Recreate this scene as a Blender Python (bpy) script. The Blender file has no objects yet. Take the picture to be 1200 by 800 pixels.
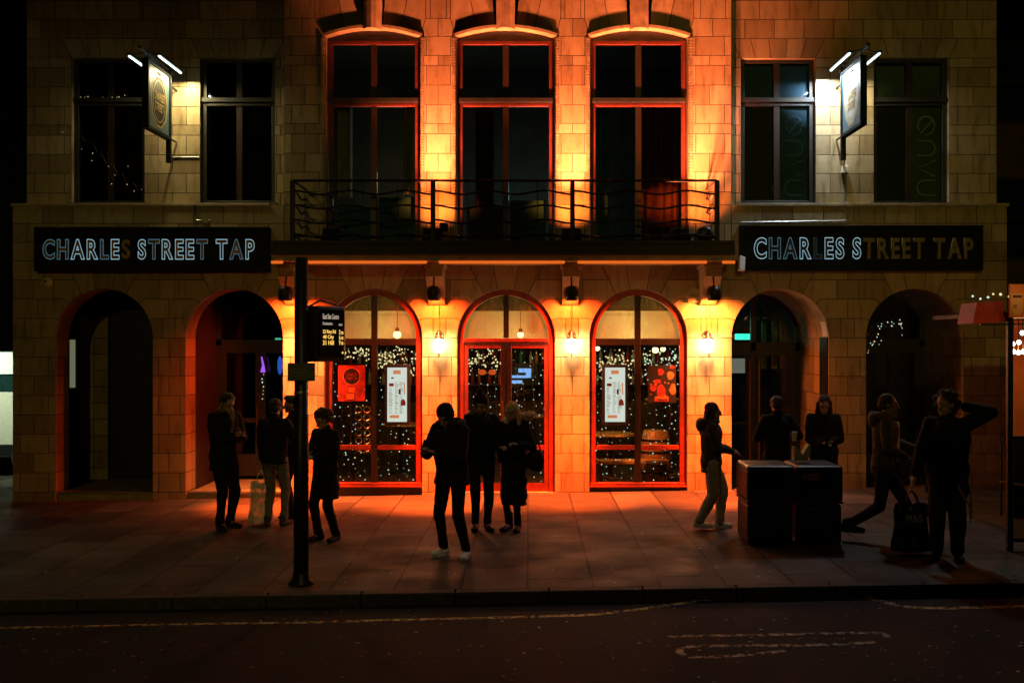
import bpy, bmesh, math, random
from mathutils import Vector, Matrix, Euler, noise
random.seed(11)
R = math.radians; PI = math.pi
sc = bpy.context.scene
C = sc.collection
F = 1167.0; D = 15.88; H = 2.42; VX = 620.0; HY = 400.0
def W(px, py, d=0.0):
    s = F/(D-d); return Vector(((px-VX)/s, -d, H-(py-HY)/s))
def X(px, d=0.0): return (px-VX)*(D-d)/F
def Z(py, d=0.0): return H-(py-HY)*(D-d)/F
def gz(x): return 0.017*x
def ground(px, py, lift=0.0):
    x = 0.0
    for _ in range(6):
        s = (py-HY)/(H-gz(x)-lift); x = (px-VX)/s
    return Vector((x, -(D-F/s), gz(x)+lift))

# ------------------------------------------------------------------ materials
def newmat(name):
    m = bpy.data.materials.new(name); m.use_nodes = True
    nt = m.node_tree; return m, nt, nt.nodes['Principled BSDF']
def noise_n(nt, scale, detail=4, rough=.6, coord='Object'):
    tc = nt.nodes.new('ShaderNodeTexCoord'); n = nt.nodes.new('ShaderNodeTexNoise')
    n.inputs['Scale'].default_value = scale; n.inputs['Detail'].default_value = detail; n.inputs['Roughness'].default_value = rough
    nt.links.new(tc.outputs[coord], n.inputs['Vector']); return n
def ramp(nt, src, stops):
    r = nt.nodes.new('ShaderNodeValToRGB'); e = r.color_ramp.elements
    e[0].position, e[0].color = stops[0][0], (*stops[0][1], 1)
    e[1].position, e[1].color = stops[-1][0], (*stops[-1][1], 1)
    for p, c in stops[1:-1]:
        k = e.new(p); k.color = (*c, 1)
    nt.links.new(src, r.inputs['Fac']); return r
def bump(nt, b, src, strength=.3, dist=.01):
    k = nt.nodes.new('ShaderNodeBump'); k.inputs['Strength'].default_value = strength; k.inputs['Distance'].default_value = dist
    nt.links.new(src, k.inputs['Height']); nt.links.new(k.outputs['Normal'], b.inputs['Normal']); return k
def simple(name, col, rough=.6, metal=0, var=.25, scale=12, bmp=.15, spec=.5, sheen=0):
    m, nt, b = newmat(name)
    n = noise_n(nt, scale)
    lo = tuple(c*(1-var) for c in col); hi = tuple(min(1, c*(1+var)) for c in col)
    r = ramp(nt, n.outputs['Fac'], [(.3, lo), (.7, hi)])
    nt.links.new(r.outputs['Color'], b.inputs['Base Color'])
    b.inputs['Roughness'].default_value = rough; b.inputs['Metallic'].default_value = metal
    b.inputs['Specular IOR Level'].default_value = spec
    if sheen: b.inputs['Sheen Weight'].default_value = sheen
    if bmp:
        n2 = noise_n(nt, scale*4); bump(nt, b, n2.outputs['Fac'], bmp, .01)
    return m
def emit(name, col, strength, sample=False):
    m = bpy.data.materials.new(name); m.use_nodes = True; nt = m.node_tree
    nt.nodes.clear(); e = nt.nodes.new('ShaderNodeEmission'); o = nt.nodes.new('ShaderNodeOutputMaterial')
    e.inputs['Color'].default_value = (*col, 1); e.inputs['Strength'].default_value = strength
    nt.links.new(e.outputs[0], o.inputs['Surface'])
    m.cycles.emission_sampling = 'FRONT_BACK' if sample else 'NONE'
    return m
def glassmat(name, tint=(.9,.95,.92), refl=.10, dirt=0.0, dirtcol=(.5,.45,.3)):
    m = bpy.data.materials.new(name); m.use_nodes = True; nt = m.node_tree; nt.nodes.clear()
    o = nt.nodes.new('ShaderNodeOutputMaterial'); t = nt.nodes.new('ShaderNodeBsdfTransparent'); g = nt.nodes.new('ShaderNodeBsdfGlossy')
    t.inputs['Color'].default_value = (*tint, 1); g.inputs['Roughness'].default_value = .03
    fr = nt.nodes.new('ShaderNodeFresnel'); fr.inputs['IOR'].default_value = 1.5
    mx = nt.nodes.new('ShaderNodeMixShader'); nt.links.new(fr.outputs[0], mx.inputs['Fac'])
    nt.links.new(t.outputs[0], mx.inputs[1]); nt.links.new(g.outputs[0], mx.inputs[2])
    out = mx
    if dirt:
        df = nt.nodes.new('ShaderNodeBsdfDiffuse'); df.inputs['Color'].default_value = (*dirtcol, 1)
        tr = nt.nodes.new('ShaderNodeBsdfTranslucent'); tr.inputs['Color'].default_value = (*dirtcol, 1)
        ad = nt.nodes.new('ShaderNodeMixShader'); ad.inputs['Fac'].default_value = .5
        nt.links.new(df.outputs[0], ad.inputs[1]); nt.links.new(tr.outputs[0], ad.inputs[2])
        tc = nt.nodes.new('ShaderNodeTexCoord'); mp = nt.nodes.new('ShaderNodeMapping'); mp.inputs['Scale'].default_value = (14, 14, 3)
        n = nt.nodes.new('ShaderNodeTexNoise'); n.inputs['Scale'].default_value = 1.5; n.inputs['Detail'].default_value = 6
        nt.links.new(tc.outputs['Object'], mp.inputs['Vector']); nt.links.new(mp.outputs[0], n.inputs['Vector'])
        r = ramp(nt, n.outputs['Fac'], [(.35, (dirt*.5,)*3), (.7, (dirt*1.5,)*3)])
        m2 = nt.nodes.new('ShaderNodeMixShader'); nt.links.new(r.outputs['Color'], m2.inputs['Fac'])
        nt.links.new(mx.outputs[0], m2.inputs[1]); nt.links.new(ad.outputs[0], m2.inputs[2]); out = m2
    nt.links.new(out.outputs[0], o.inputs['Surface']); return m

def stone_mat(name, joint=False):
    m, nt, b = newmat(name)
    tc = nt.nodes.new('ShaderNodeTexCoord')
    geo = nt.nodes.new('ShaderNodeNewGeometry')
    base = nt.nodes.new('ShaderNodeValToRGB'); e = base.color_ramp.elements
    e[0].color = (.30, .225, .125, 1); e[1].color = (.52, .42, .26, 1)
    k = e.new(.5); k.color = (.42, .33, .19, 1)
    att = nt.nodes.new('ShaderNodeAttribute'); att.attribute_name = 'block'
    nt.links.new(att.outputs['Fac'], base.inputs['Fac'])
    mp = nt.nodes.new('ShaderNodeMapping'); mp.inputs['Scale'].default_value = (5, 5, 1.1)
    n = nt.nodes.new('ShaderNodeTexNoise'); n.inputs['Scale'].default_value = 1.6; n.inputs['Detail'].default_value = 8; n.inputs['Roughness'].default_value = .65
    nt.links.new(tc.outputs['Object'], mp.inputs['Vector']); nt.links.new(mp.outputs[0], n.inputs['Vector'])
    st = ramp(nt, n.outputs['Fac'], [(.30, (.35, .30, .24)), (.48, (.85, .84, .82)), (.7, (1, 1, 1))])
    n2 = noise_n(nt, 26, 5, .7)
    st2 = ramp(nt, n2.outputs['Fac'], [(.27, (.35, .3, .25)), (.40, (1, 1, 1)), (.8, (1.0, 1.0, 1.0))])
    mu = nt.nodes.new('ShaderNodeMix'); mu.data_type = 'RGBA'; mu.blend_type = 'MULTIPLY'; mu.inputs[0].default_value = .8
    nt.links.new(base.outputs['Color'], mu.inputs[6]); nt.links.new(st.outputs['Color'], mu.inputs[7])
    mu2 = nt.nodes.new('ShaderNodeMix'); mu2.data_type = 'RGBA'; mu2.blend_type = 'MULTIPLY'; mu2.inputs[0].default_value = .8
    nt.links.new(mu.outputs[2], mu2.inputs[6]); nt.links.new(st2.outputs['Color'], mu2.inputs[7])
    nt.links.new(mu2.outputs[2], b.inputs['Base Color'])
    n3 = noise_n(nt, 3, 3); rr = ramp(nt, n3.outputs['Fac'], [(.3, (.38,)*3), (.7, (.62,)*3)])
    nt.links.new(rr.outputs['Color'], b.inputs['Roughness'])
    n4 = noise_n(nt, 9, 8, .7); bump(nt, b, n4.outputs['Fac'], .28, .02)
    return m
M = {}
M['stone'] = stone_mat('glazed_stone')
M['mortar'] = simple('dark_mortar', (.085, .065, .042), .9)
M['plainstone'] = simple('plain_stone', (.36, .28, .17), .6, var=.35, scale=5, bmp=.3)
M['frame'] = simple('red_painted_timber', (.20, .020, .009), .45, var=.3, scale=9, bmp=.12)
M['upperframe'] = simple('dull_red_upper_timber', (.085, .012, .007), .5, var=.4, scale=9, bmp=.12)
M['darkframe'] = simple('dark_brown_timber', (.018, .009, .006), .4, var=.3)
M['blackframe'] = simple('black_painted_timber', (.018, .018, .018), .45, var=.3)
M['iron'] = simple('black_ironwork', (.012, .012, .012), .5, metal=.2, var=.3)
M['blackmetal'] = simple('black_metal', (.015, .016, .018), .42, metal=.3)
M['lead'] = simple('weathered_lead', (.06, .06, .055), .7)
M['signback'] = simple('black_sign_board', (.006, .007, .009), .6, var=.2, scale=4, bmp=.03, spec=.2)
M['letter'] = simple('tarnished_brass_letter', (.36, .24, .10), .5, metal=.1, var=.35, scale=16)
M['letter_dark'] = simple('dark_bronze_letter', (.27, .215, .12), .5, metal=.1, var=.3, scale=16)
M['letter_black'] = simple('black_letter_face', (.06, .052, .035), .5, scale=16)
M['cyan'] = emit('cyan_letter_edge', (.48, .85, 1), .62)
M['cyan2'] = emit('faint_cyan_letter_edge', (.25, .62, .85), .22)
M['cyan3'] = emit('dying_cyan_letter_edge', (.2, .5, .7), .05)
M['led'] = emit('orange_led_strip', (1, .17, .018), .8)
M['glass'] = glassmat('window_glass')
M['dirtyglass'] = glassmat('streaky_glass', (.85, .85, .75), .1, .22, (.55, .42, .16))
M['greenglass'] = glassmat('green_tinted_glass', (.35, .75, .65), .1, .05, (.1, .4, .35))
M['darkglass'] = glassmat('dark_glass', (.62, .66, .62), .1)
M['brass'] = simple('brass', (.5, .3, .1), .3, metal=.9, bmp=.05)
M['steel'] = simple('brushed_steel', (.4, .4, .38), .35, metal=.9, bmp=.05)
M['white'] = simple('white_plastic', (.72, .72, .68), .4, var=.08, bmp=.05)
M['cream'] = simple('cream_paint', (.62, .52, .34), .6, var=.15, scale=3)
M['wood'] = simple('dark_wood', (.09, .04, .018), .4, var=.4, scale=6)
M['lightwood'] = simple('amber_wood', (.45, .22, .06), .4, var=.4, scale=7)
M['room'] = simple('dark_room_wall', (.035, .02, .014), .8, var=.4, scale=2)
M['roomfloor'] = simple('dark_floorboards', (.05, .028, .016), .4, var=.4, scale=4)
M['bulb'] = emit('fairy_bulb', (.68, 1, .80), 1.0)
M['bulbwarm'] = emit('warm_fairy_bulb', (1, .82, .38), 1.1)
M['wire'] = simple('thin_cable', (.06, .05, .035), .6)
M['globe'] = emit('lamp_globe', (1, .54, .26), 50, True)
M['pendant'] = emit('pendant_bulb', (1, .66, .25), 5)
M['tube'] = emit('cool_tube', (.68, .95, 1), 5)
M['menuwhite'] = emit('backlit_menu_sheet', (.72, .80, .70), .85)
M['menuline'] = simple('menu_print', (.08, .06, .05), .7)
M['menuorange'] = emit('backlit_orange_print', (1, .34, .13), .6)
M['menured'] = emit('backlit_red_print', (.35, .03, .015), .55)
M['menugrey'] = emit('backlit_grey_print', (.42, .36, .26), .6)
M['menudark'] = emit('backlit_dark_print', (.05, .03, .03), .6)
M['amber_led'] = emit('amber_dot_matrix', (1, .56, .11), 1.25)
M['screenwhite'] = emit('white_display_text', (1, .78, .62), .45)

def _clear_globe():
    nt = M['globe'].node_tree; e = nt.nodes['Emission']; o = nt.nodes['Material Output']; t = nt.nodes.new('ShaderNodeBsdfTransparent'); a = nt.nodes.new('ShaderNodeAddShader')
    nt.links.new(e.outputs[0], a.inputs[0]); nt.links.new(t.outputs[0], a.inputs[1]); nt.links.new(a.outputs[0], o.inputs['Surface'])
_clear_globe()
# ------------------------------------------------------------------ mesh builder
class MB:
    def __init__(s): s.v = []; s.f = []; s.mi = []
    def face(s, pts, mi=0):
        b = len(s.v); s.v += [tuple(p) for p in pts]; s.f.append(tuple(range(b, b+len(pts)))); s.mi.append(mi)
    def box(s, c, size, rot=None, mi=0, bev=0):
        c = Vector(c); hx, hy, hz = [k/2 for k in size]
        if bev:
            bm = bmesh.new(); bmesh.ops.create_cube(bm, size=1)
            for v in bm.verts: v.co = Vector((v.co.x*size[0], v.co.y*size[1], v.co.z*size[2]))
            bmesh.ops.bevel(bm, geom=list(bm.edges), offset=bev, segments=2, affect='EDGES', profile=.5)
            s.bm(bm, Matrix.Translation(c) @ (rot.to_matrix().to_4x4() if rot else Matrix.Identity(4)), mi); bm.free(); return
        b = len(s.v)
        for dx in (-1, 1):
            for dy in (-1, 1):
                for dz in (-1, 1):
                    p = Vector((dx*hx, dy*hy, dz*hz))
                    if rot: p = rot.to_matrix() @ p
                    s.v.append(tuple(p+c))
        for q in ((0,1,3,2), (4,6,7,5), (0,4,5,1), (2,3,7,6), (0,2,6,4), (1,5,7,3)):
            s.f.append(tuple(b+i for i in q)); s.mi.append(mi)
    def span(s, x0, x1, y0, y1, z0, z1, mi=0, bev=0):
        s.box(((x0+x1)/2, (y0+y1)/2, (z0+z1)/2), (abs(x1-x0), abs(y1-y0), abs(z1-z0)), mi=mi, bev=bev)
    def bm(s, bm, mat=None, mi=0):
        b = len(s.v); bm.verts.ensure_lookup_table()
        for i, v in enumerate(bm.verts): v.index = i
        for v in bm.verts: s.v.append(tuple(mat @ v.co if mat else v.co))
        for f in bm.faces: s.f.append(tuple(b+v.index for v in f.verts)); s.mi.append(mi)
    def prism(s, pts, vec, mi=0):
        """closed polygon pts extruded along vec"""
        vec = Vector(vec); n = len(pts); b = len(s.v)
        s.v += [tuple(p) for p in pts] + [tuple(Vector(p)+vec) for p in pts]
        s.f.append(tuple(b+i for i in range(n))); s.f.append(tuple(b+n+i for i in reversed(range(n)))); s.mi += [mi, mi]
        for i in range(n):
            j = (i+1) % n; s.f.append((b+j, b+i, b+n+i, b+n+j)); s.mi.append(mi)
    def tube(s, pts, r, n=6, mi=0, closed=False, caps=True):
        pts = [Vector(p) for p in pts]; rs = r if isinstance(r, (list, tuple)) else [r]*len(pts)
        rings = []; up = Vector((0, 0, 1)); m = len(pts)
        for i, p in enumerate(pts):
            if closed: t = (pts[(i+1) % m]-pts[i-1])
            else: t = pts[min(i+1, m-1)]-pts[max(i-1, 0)]
            t.normalize(); a = up if abs(t.dot(up)) < .95 else Vector((1, 0, 0))
            u = t.cross(a).normalized(); w = t.cross(u)
            b = len(s.v)
            for k in range(n):
                an = 2*PI*k/n; s.v.append(tuple(p+(u*math.cos(an)+w*math.sin(an))*rs[i]))
            rings.append(b)
        for i in range(m if closed else m-1):
            a = rings[i]; b = rings[(i+1) % m]
            for k in range(n):
                s.f.append((a+k, a+(k+1) % n, b+(k+1) % n, b+k)); s.mi.append(mi)
        if caps and not closed:
            s.f.append(tuple(rings[0]+k for k in reversed(range(n)))); s.f.append(tuple(rings[-1]+k for k in range(n))); s.mi += [mi, mi]
    def lathe(s, prof, origin=(0,0,0), n=16, mi=0, mat=None):
        """prof: list of (r,z)"""
        o = Vector(origin); rings = []
        for r, z in prof:
            b = len(s.v)
            for k in range(n):
                a = 2*PI*k/n; p = Vector((r*math.cos(a), r*math.sin(a), z))
                if mat: p = mat @ p
                s.v.append(tuple(p+o))
            rings.append(b)
        for i in range(len(prof)-1):
            a, b = rings[i], rings[i+1]
            for k in range(n): s.f.append((a+k, a+(k+1) % n, b+(k+1) % n, b+k)); s.mi.append(mi)
        s.f.append(tuple(rings[0]+k for k in reversed(range(n)))); s.f.append(tuple(rings[-1]+k for k in range(n))); s.mi += [mi, mi]
    def ell(s, c, r, rot=None, n=12, mi=0):
        bm = bmesh.new(); bmesh.ops.create_uvsphere(bm, u_segments=n, v_segments=max(6, n//2+2), radius=1)
        m = Matrix.Translation(Vector(c)) @ (rot.to_4x4() if rot else Matrix.Identity(4)) @ Matrix.Diagonal((r[0], r[1], r[2], 1))
        s.bm(bm, m, mi); bm.free()
    def cap(s, p0, p1, r0, r1, n=12, mi=0, flat=1.0, side=None):
        """tapered capsule; flat <1 squeezes across side-vector's perpendicular"""
        p0 = Vector(p0); p1 = Vector(p1); ax = (p1-p0); L = ax.length
        if L < 1e-6: ax = Vector((0, 0, 1)); L = 1e-6
        ax.normalize()
        if side is None: side = Vector((1, 0, 0)) if abs(ax.x) < .9 else Vector((0, 1, 0))
        side = Vector(side); u = (side-ax*side.dot(ax)).normalized(); w = ax.cross(u)
        prof = []
        for a in (-80, -50, -25, 0): prof.append((p0+ax*(r0*math.sin(R(a))), r0*math.cos(R(a))))
        for a in (0, 25, 50, 80): prof.append((p1+ax*(r1*math.sin(R(a))), r1*math.cos(R(a))))
        rings = []
        for c, r in prof:
            b = len(s.v)
            for k in range(n):
                an = 2*PI*k/n; s.v.append(tuple(c+u*(r*math.cos(an))+w*(r*flat*math.sin(an))))
            rings.append(b)
        for i in range(len(prof)-1):
            a, b = rings[i], rings[i+1]
            for k in range(n): s.f.append((a+k, a+(k+1) % n, b+(k+1) % n, b+k)); s.mi.append(mi)
        s.f.append(tuple(rings[0]+k for k in reversed(range(n)))); s.f.append(tuple(rings[-1]+k for k in range(n))); s.mi += [mi, mi]
    def mesh(s, name, mats, smooth=False):
        me = bpy.data.meshes.new(name); me.from_pydata(s.v, [], s.f)
        for m in (mats if isinstance(mats, (list, tuple)) else [mats]): me.materials.append(m)
        me.polygons.foreach_set('material_index', s.mi)
        if smooth: me.polygons.foreach_set('use_smooth', [True]*len(s.f))
        me.update(); return me
    def build(s, name, mats, parent=None, smooth=False, recalc=True):
        me = s.mesh(name, mats, smooth)
        if recalc:
            bm = bmesh.new(); bm.from_mesh(me); bmesh.ops.recalc_face_normals(bm, faces=bm.faces); bm.to_mesh(me); bm.free()
        return link(name, me, parent)
def link(name, me, parent=None):
    o = bpy.data.objects.new(name, me); C.objects.link(o)
    if parent is not None: put(o, parent)
    return o
def world_loc(o):
    m = Matrix.Identity(4); chain = []
    while o: chain.append(o); o = o.parent
    for k in reversed(chain): m = m @ Matrix.LocRotScale(k.location, k.rotation_euler, k.scale)
    return m
def put(o, parent):
    """child geometry is written in world space: bring it into its parent's frame"""
    o.parent = parent
    if not o.get('_local'):
        inv = world_loc(parent).inverted()
        if o.data is not None and hasattr(o.data, 'transform') and o.data.users == 1: o.data.transform(inv)
def tag(o, label=None, cat=None, group=None, kind=None):
    if label: o['label'] = label
    if cat: o['category'] = cat
    if group: o['group'] = group
    if kind: o['kind'] = kind
    return o
def empty(name, loc=(0, 0, 0), rz=0, label=None, cat=None, group=None):
    o = bpy.data.objects.new(name, None); C.objects.link(o); o.location = loc; o.rotation_euler = (0, 0, rz); o.empty_display_size = .2
    return tag(o, label, cat, group)
def lmesh(mb, name, mats, parent, smooth=False):
    """geometry already in the parent's local frame"""
    me = mb.mesh(name, mats, smooth)
    bm = bmesh.new(); bm.from_mesh(me); bmesh.ops.recalc_face_normals(bm, faces=bm.faces); bm.to_mesh(me); bm.free()
    o = bpy.data.objects.new(name, me); C.objects.link(o); o.parent = parent; return o
def text_mesh(txt, bold=0.0, extrude=0.0, outline=0.0, align='CENTER', spacing=1.0):
    cu = bpy.data.curves.new('txt', 'FONT'); cu.body = txt; cu.size = 1; cu.align_x = align; cu.space_character = spacing
    cu.offset = bold; cu.extrude = extrude; cu.resolution_u = 4
    if outline:
        cu.fill_mode = 'NONE'; cu.bevel_depth = outline; cu.bevel_resolution = 1; cu.extrude = 0
    o = bpy.data.objects.new('txt', cu); C.objects.link(o)
    dg = bpy.context.evaluated_depsgraph_get(); dg.update()
    me = bpy.data.meshes.new_from_object(o.evaluated_get(dg)); bpy.data.objects.remove(o); bpy.data.curves.remove(cu)
    return me
def text_obj(name, txt, mat, parent, origin, ux, uz, height, width=None, bold=0.0, depth=.002):
    """flat text at origin(center), ux = reading direction, uz = up direction"""
    me = text_mesh(txt, bold, .5)
    xs = [v.co.x for v in me.vertices]; ys = [v.co.y for v in me.vertices]
    cx = (min(xs)+max(xs))/2; cy = (min(ys)+max(ys))/2; w = max(xs)-min(xs); h = max(ys)-min(ys)
    sy = height/h; sx = (width/w) if width else sy
    ux = Vector(ux).normalized(); uz = Vector(uz).normalized(); un = ux.cross(uz)
    for v in me.vertices:
        v.co = Vector(origin)+ux*((v.co.x-cx)*sx)+uz*((v.co.y-cy)*sy)+un*(v.co.z*2*depth)
    me.materials.clear(); me.materials.append(mat)
    return link(name, me, parent)
def area(name, loc, target, size, power, col, size_y=None, spread=None):
    l = bpy.data.lights.new(name, 'AREA'); l.energy = power; l.color = col; l.size = size
    if size_y: l.shape = 'RECTANGLE'; l.size_y = size_y
    if spread: l.spread = spread
    o = bpy.data.objects.new(name, l); C.objects.link(o); o.location = loc
    o.rotation_euler = (Vector(target)-Vector(loc)).to_track_quat('-Z', 'Y').to_euler(); return o
def point(name, loc, power, col, r=.05):
    l = bpy.data.lights.new(name, 'POINT'); l.energy = power; l.color = col; l.shadow_soft_size = r
    o = bpy.data.objects.new(name, l); C.objects.link(o); o.location = loc; return o
def spot(name, loc, target, power, col, ang=110, blend=.6, r=.05):
    l = bpy.data.lights.new(name, 'SPOT'); l.energy = power; l.color = col; l.spot_size = R(ang); l.spot_blend = blend; l.shadow_soft_size = r
    o = bpy.data.objects.new(name, l); C.objects.link(o); o.location = loc
    o.rotation_euler = (Vector(target)-Vector(loc)).to_track_quat('-Z', 'Y').to_euler(); return o
# ================================================================= THE PUB BUILDING
pub = empty('pub_building', (X(598), 0.0, 0), 0, 'cream glazed stone corner pub with seven ground floor arches, lit orange in the middle', 'building')
S0 = F/D
AY = 395.7; AR = 57.0
ARCH = [122, 274.5, 437.5, 593, 748, 914.5, 1072]
polys = []          # (points in px, depth, )
def poly(pts, d): polys.append([Vector((X(a), -d, Z(b))) for a, b in pts])
def splitrow(lb, rb, xs, d):
    """lb/rb: boundary polylines bottom->top (px); xs: vertical split positions"""
    yb, yt = lb[0][1], lb[-1][1]; cur = list(lb)
    for x in xs:
        poly(cur+[(x, yt), (x, yb)], d); cur = [(x, yb), (x, yt)]
    poly(cur+list(reversed(rb)), d)
def pier_splits(x0, x1, k):
    w = x1-x0
    if w < 62: return [x0+w*.5] if k % 2 == 0 else [x0+w*.18, x0+w*.84]
    n = max(2, round(w/34.5)); st = w/n
    return [x0+st*i for i in range(1, n)] if k % 2 == 0 else [x0+st*(i+.5) for i in range(0, n)]
def row(x0, x1, yb, yt, k, d): splitrow([(x0, yb), (x0, yt)], [(x1, yb), (x1, yt)], pier_splits(x0, x1, k), d)
low = [AY+22.55*i for i in range(0, 9)]+[602]
edges = [15]+[e for a in ARCH for e in (a-AR, a+AR)]+[1180]
piers = [(edges[i], edges[i+1]) for i in range(0, len(edges), 2)]
for (a, b) in piers:
    for k in range(len(low)-1): row(a, b, low[k+1], low[k], k, 0)
th = [0, 21, 44, 63]; ys = [AY, 373.1, 350.5, 328]
def lbound(cx, k):   # left boundary of the pier right of arch cx, row k (bottom->top)
    pts = []
    if k > 0: r = (AY-ys[k])/math.sin(R(th[k])); pts.append((cx+r*math.cos(R(th[k])), ys[k]))
    for i in range(6):
        t = th[k]+(th[k+1]-th[k])*i/5; pts.append((cx+AR*math.cos(R(t)), AY-AR*math.sin(R(t))))
    r = (AY-ys[k+1])/math.sin(R(th[k+1])); pts.append((cx+r*math.cos(R(th[k+1])), ys[k+1])); return pts
def mirror(pts, cx): return [(2*cx-x, y) for x, y in pts]
for i in range(len(ARCH)+1):
    for k in range(3):
        lb = lbound(ARCH[i-1], k) if i > 0 else [(15, ys[k]), (15, ys[k+1])]
        rb = mirror(lbound(ARCH[i], k), ARCH[i]) if i < len(ARCH) else [(1180, ys[k]), (1180, ys[k+1])]
        a, b = lb[-1][0], rb[-1][0]; m = (a+b)/2
        lo = max(p[0] for p in lb); hi = min(p[0] for p in rb)
        xs = [m] if k % 2 else [m-(hi-lo)*.2, m+(hi-lo)*.2]
        if hi-lo < 8: xs = []
        splitrow(lb, rb, xs, 0)
YT = 306.0
def rad(cx, t, y): r = (AY-y)/math.sin(R(t)); return (cx+r*math.cos(R(t)), y)
for i in range(len(ARCH)+1):
    lb = [rad(ARCH[i-1], 63, 328), rad(ARCH[i-1], 63, YT)] if i > 0 else [(15, 328), (15, YT)]
    rb = [mirror([rad(ARCH[i], 63, 328)], ARCH[i])[0], mirror([rad(ARCH[i], 63, YT)], ARCH[i])[0]] if i < len(ARCH) else [(1180, 328), (1180, YT)]
    splitrow(lb, rb, [(lb[0][0]+rb[0][0])/2], 0)
for cx in ARCH:
    for (a, b) in ((63, 80), (80, 100), (100, 117)):
        arc = [(cx+AR*math.cos(R(a+(b-a)*i/5)), AY-AR*math.sin(R(a+(b-a)*i/5))) for i in range(6)]
        top = [(cx+(AY-YT)/math.tan(R(b)), YT), (cx+(AY-YT)/math.tan(R(a)), YT)]
        if b > 90 or a < 90:
            pts = list(arc)
            if b == 80 or (a, b) == (80, 100) or True: pts += top
            # side joints pass through the 328 bend for the outer ones
            poly(pts, 0)
ups = [306, 284, 262, 240]
for k in range(1): row(15, 1180, ups[k], ups[k+1], k, 0)
WO = [(382, 492), (535, 650), (692, 806)]
CP = [(333, 382), (492, 535), (650, 692), (806, 857)]
for k in (1, 2):
    row(15, 333, ups[k], ups[k+1], k, 0); row(857, 1180, ups[k], ups[k+1], k, 0)
    for (a, b) in CP: row(a, b, ups[k], ups[k+1], k, 0)
cj = [240, 225, 202, 180, 157, 145, 123, 100, 77, 65.5, 43]
for (a, b) in CP:
    for k in range(len(cj)-1): row(a, b, cj[k], cj[k+1], k, 0)
# segmental heads of the three tall windows
def sag(a, b):
    w = (b-a)/2; s = 10.0; r = (w*w+s*s)/(2*s); return (a+b)/2, 43-s+r, r, w
for (a, b) in WO:
    cx, cy, r, w = sag(a, b); te = math.degrees(math.asin(w/r)); angs = [-te, -te*.58, -4.2, 4.2, te*.58, te]
    for i in range(5):
        if i == 2: continue
        t0, t1 = angs[i], angs[i+1]
        P = lambda t, rr: (cx+rr*math.sin(R(t)), cy-rr*math.cos(R(t)))
        arc = [P(t0+(t1-t0)*j/5, r) for j in range(6)]
        def up(t): return (cx+(cy+24)*math.tan(R(t)), -24)
        if i == 0: pts = arc+[up(t1), (a-7, -24), (a-7, 22)]
        elif i == 4: pts = arc+[(b+7, 22), (b+7, -24), up(t0)]
        else: pts = arc+[up(t1), up(t0)]
        poly(pts, 0)
# keystones: proud rolled blocks
for (a, b) in WO:
    key = MB(); cx = (a+b)/2; k0 = 11; zt = Z(-24); zb = Z(36.5)
    prof = [(-k0, 0), (-k0*.92, .10), (-k0*.5, .17), (0, .19), (k0*.5, .17), (k0*.92, .10), (k0, 0)]
    for (z0, z1, g0, g1) in ((zb, zt, 1.0, 1.0),):
        low_ = [Vector((X(cx+p), -q, z0)) for p, q in prof]; top_ = [Vector((X(cx+p), -q, z1)) for p, q in prof]
        n = len(prof)
        for i in range(n-1): key.face([low_[i], low_[i+1], top_[i+1], top_[i]])
        key.face(low_); key.face(list(reversed(top_)))
    key.build('keystone', M['plainstone'], pub)
# pier heads
for (a, b, l, rr) in ((333, 382, 333, 375), (492, 535, 499, 528), (650, 692, 657, 685), (806, 857, 813, 857)):
    splitrow([(a, 43), (l, 22)], [(b, 43), (rr, 22)], [(l+rr)/2], 0)
    for k, (yb, yt) in enumerate(((22, -1), (-1, -24))): row(l, rr, yb, yt, k+1, 0)
yy = [-24-22.5*i for i in range(7)]
for k in range(6): row(333, 857, yy[k], yy[k+1], k, 0)
# wings, upper storey, set back
DW = -.12
wj = [240, 225, 202, 180, 157, 145, 123, 100, 77, 66]
WL = [(80, 166), (232, 320)]; WR = [(870, 958), (1027, 1116)]
for (x0, x1, ws) in ((27, 333, WL), (857, 1172, WR)):
    xs = [x0]+[e for w in ws for e in w]+[x1]
    for i in range(0, len(xs), 2):
        for k in range(len(wj)-1): row(xs[i], xs[i+1], wj[k], wj[k+1], k, DW)
    # flat-arch row
    a = x0
    for (w0, w1) in ws:
        c = (w0+w1)/2
        if a is not None: splitrow([(a, 66), (a, 43)], [(w0, 66), (c-(c-w0)*1.25, 43)], pier_splits(a, w0, 0) if w0-a > 20 else [], DW)
        for q in range(5):
            b0 = w0+(w1-w0)*q/5; b1 = w0+(w1-w0)*(q+1)/5
            poly([(b0, 66), (b1, 66), (c+(b1-c)*1.25, 43), (c+(b0-c)*1.25, 43)], DW)
        a = w1; lastc = (c+(w1-c)*1.25)
        nxt = ws[1][0] if (w0, w1) == ws[0] else x1
        if (w0, w1) == ws[0]:
            w2, w3 = ws[1]; c2 = (w2+w3)/2
            splitrow([(w1, 66), (lastc, 43)], [(w2, 66), (c2-(c2-w2)*1.25, 43)], [(w1+w2)/2], DW)
            a = None
        else:
            splitrow([(w1, 66), (lastc, 43)], [(x1, 66), (x1, 43)], [], DW)
        if a is None: pass
    # (the second opening's left piece was laid above; drop the duplicate)
hj = [43-22.5*i for i in range(10)]
for k in range(9):
    row(27, 333, hj[k], hj[k+1], k+1, DW); row(857, 1172, hj[k], hj[k+1], k+1, DW)

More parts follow.
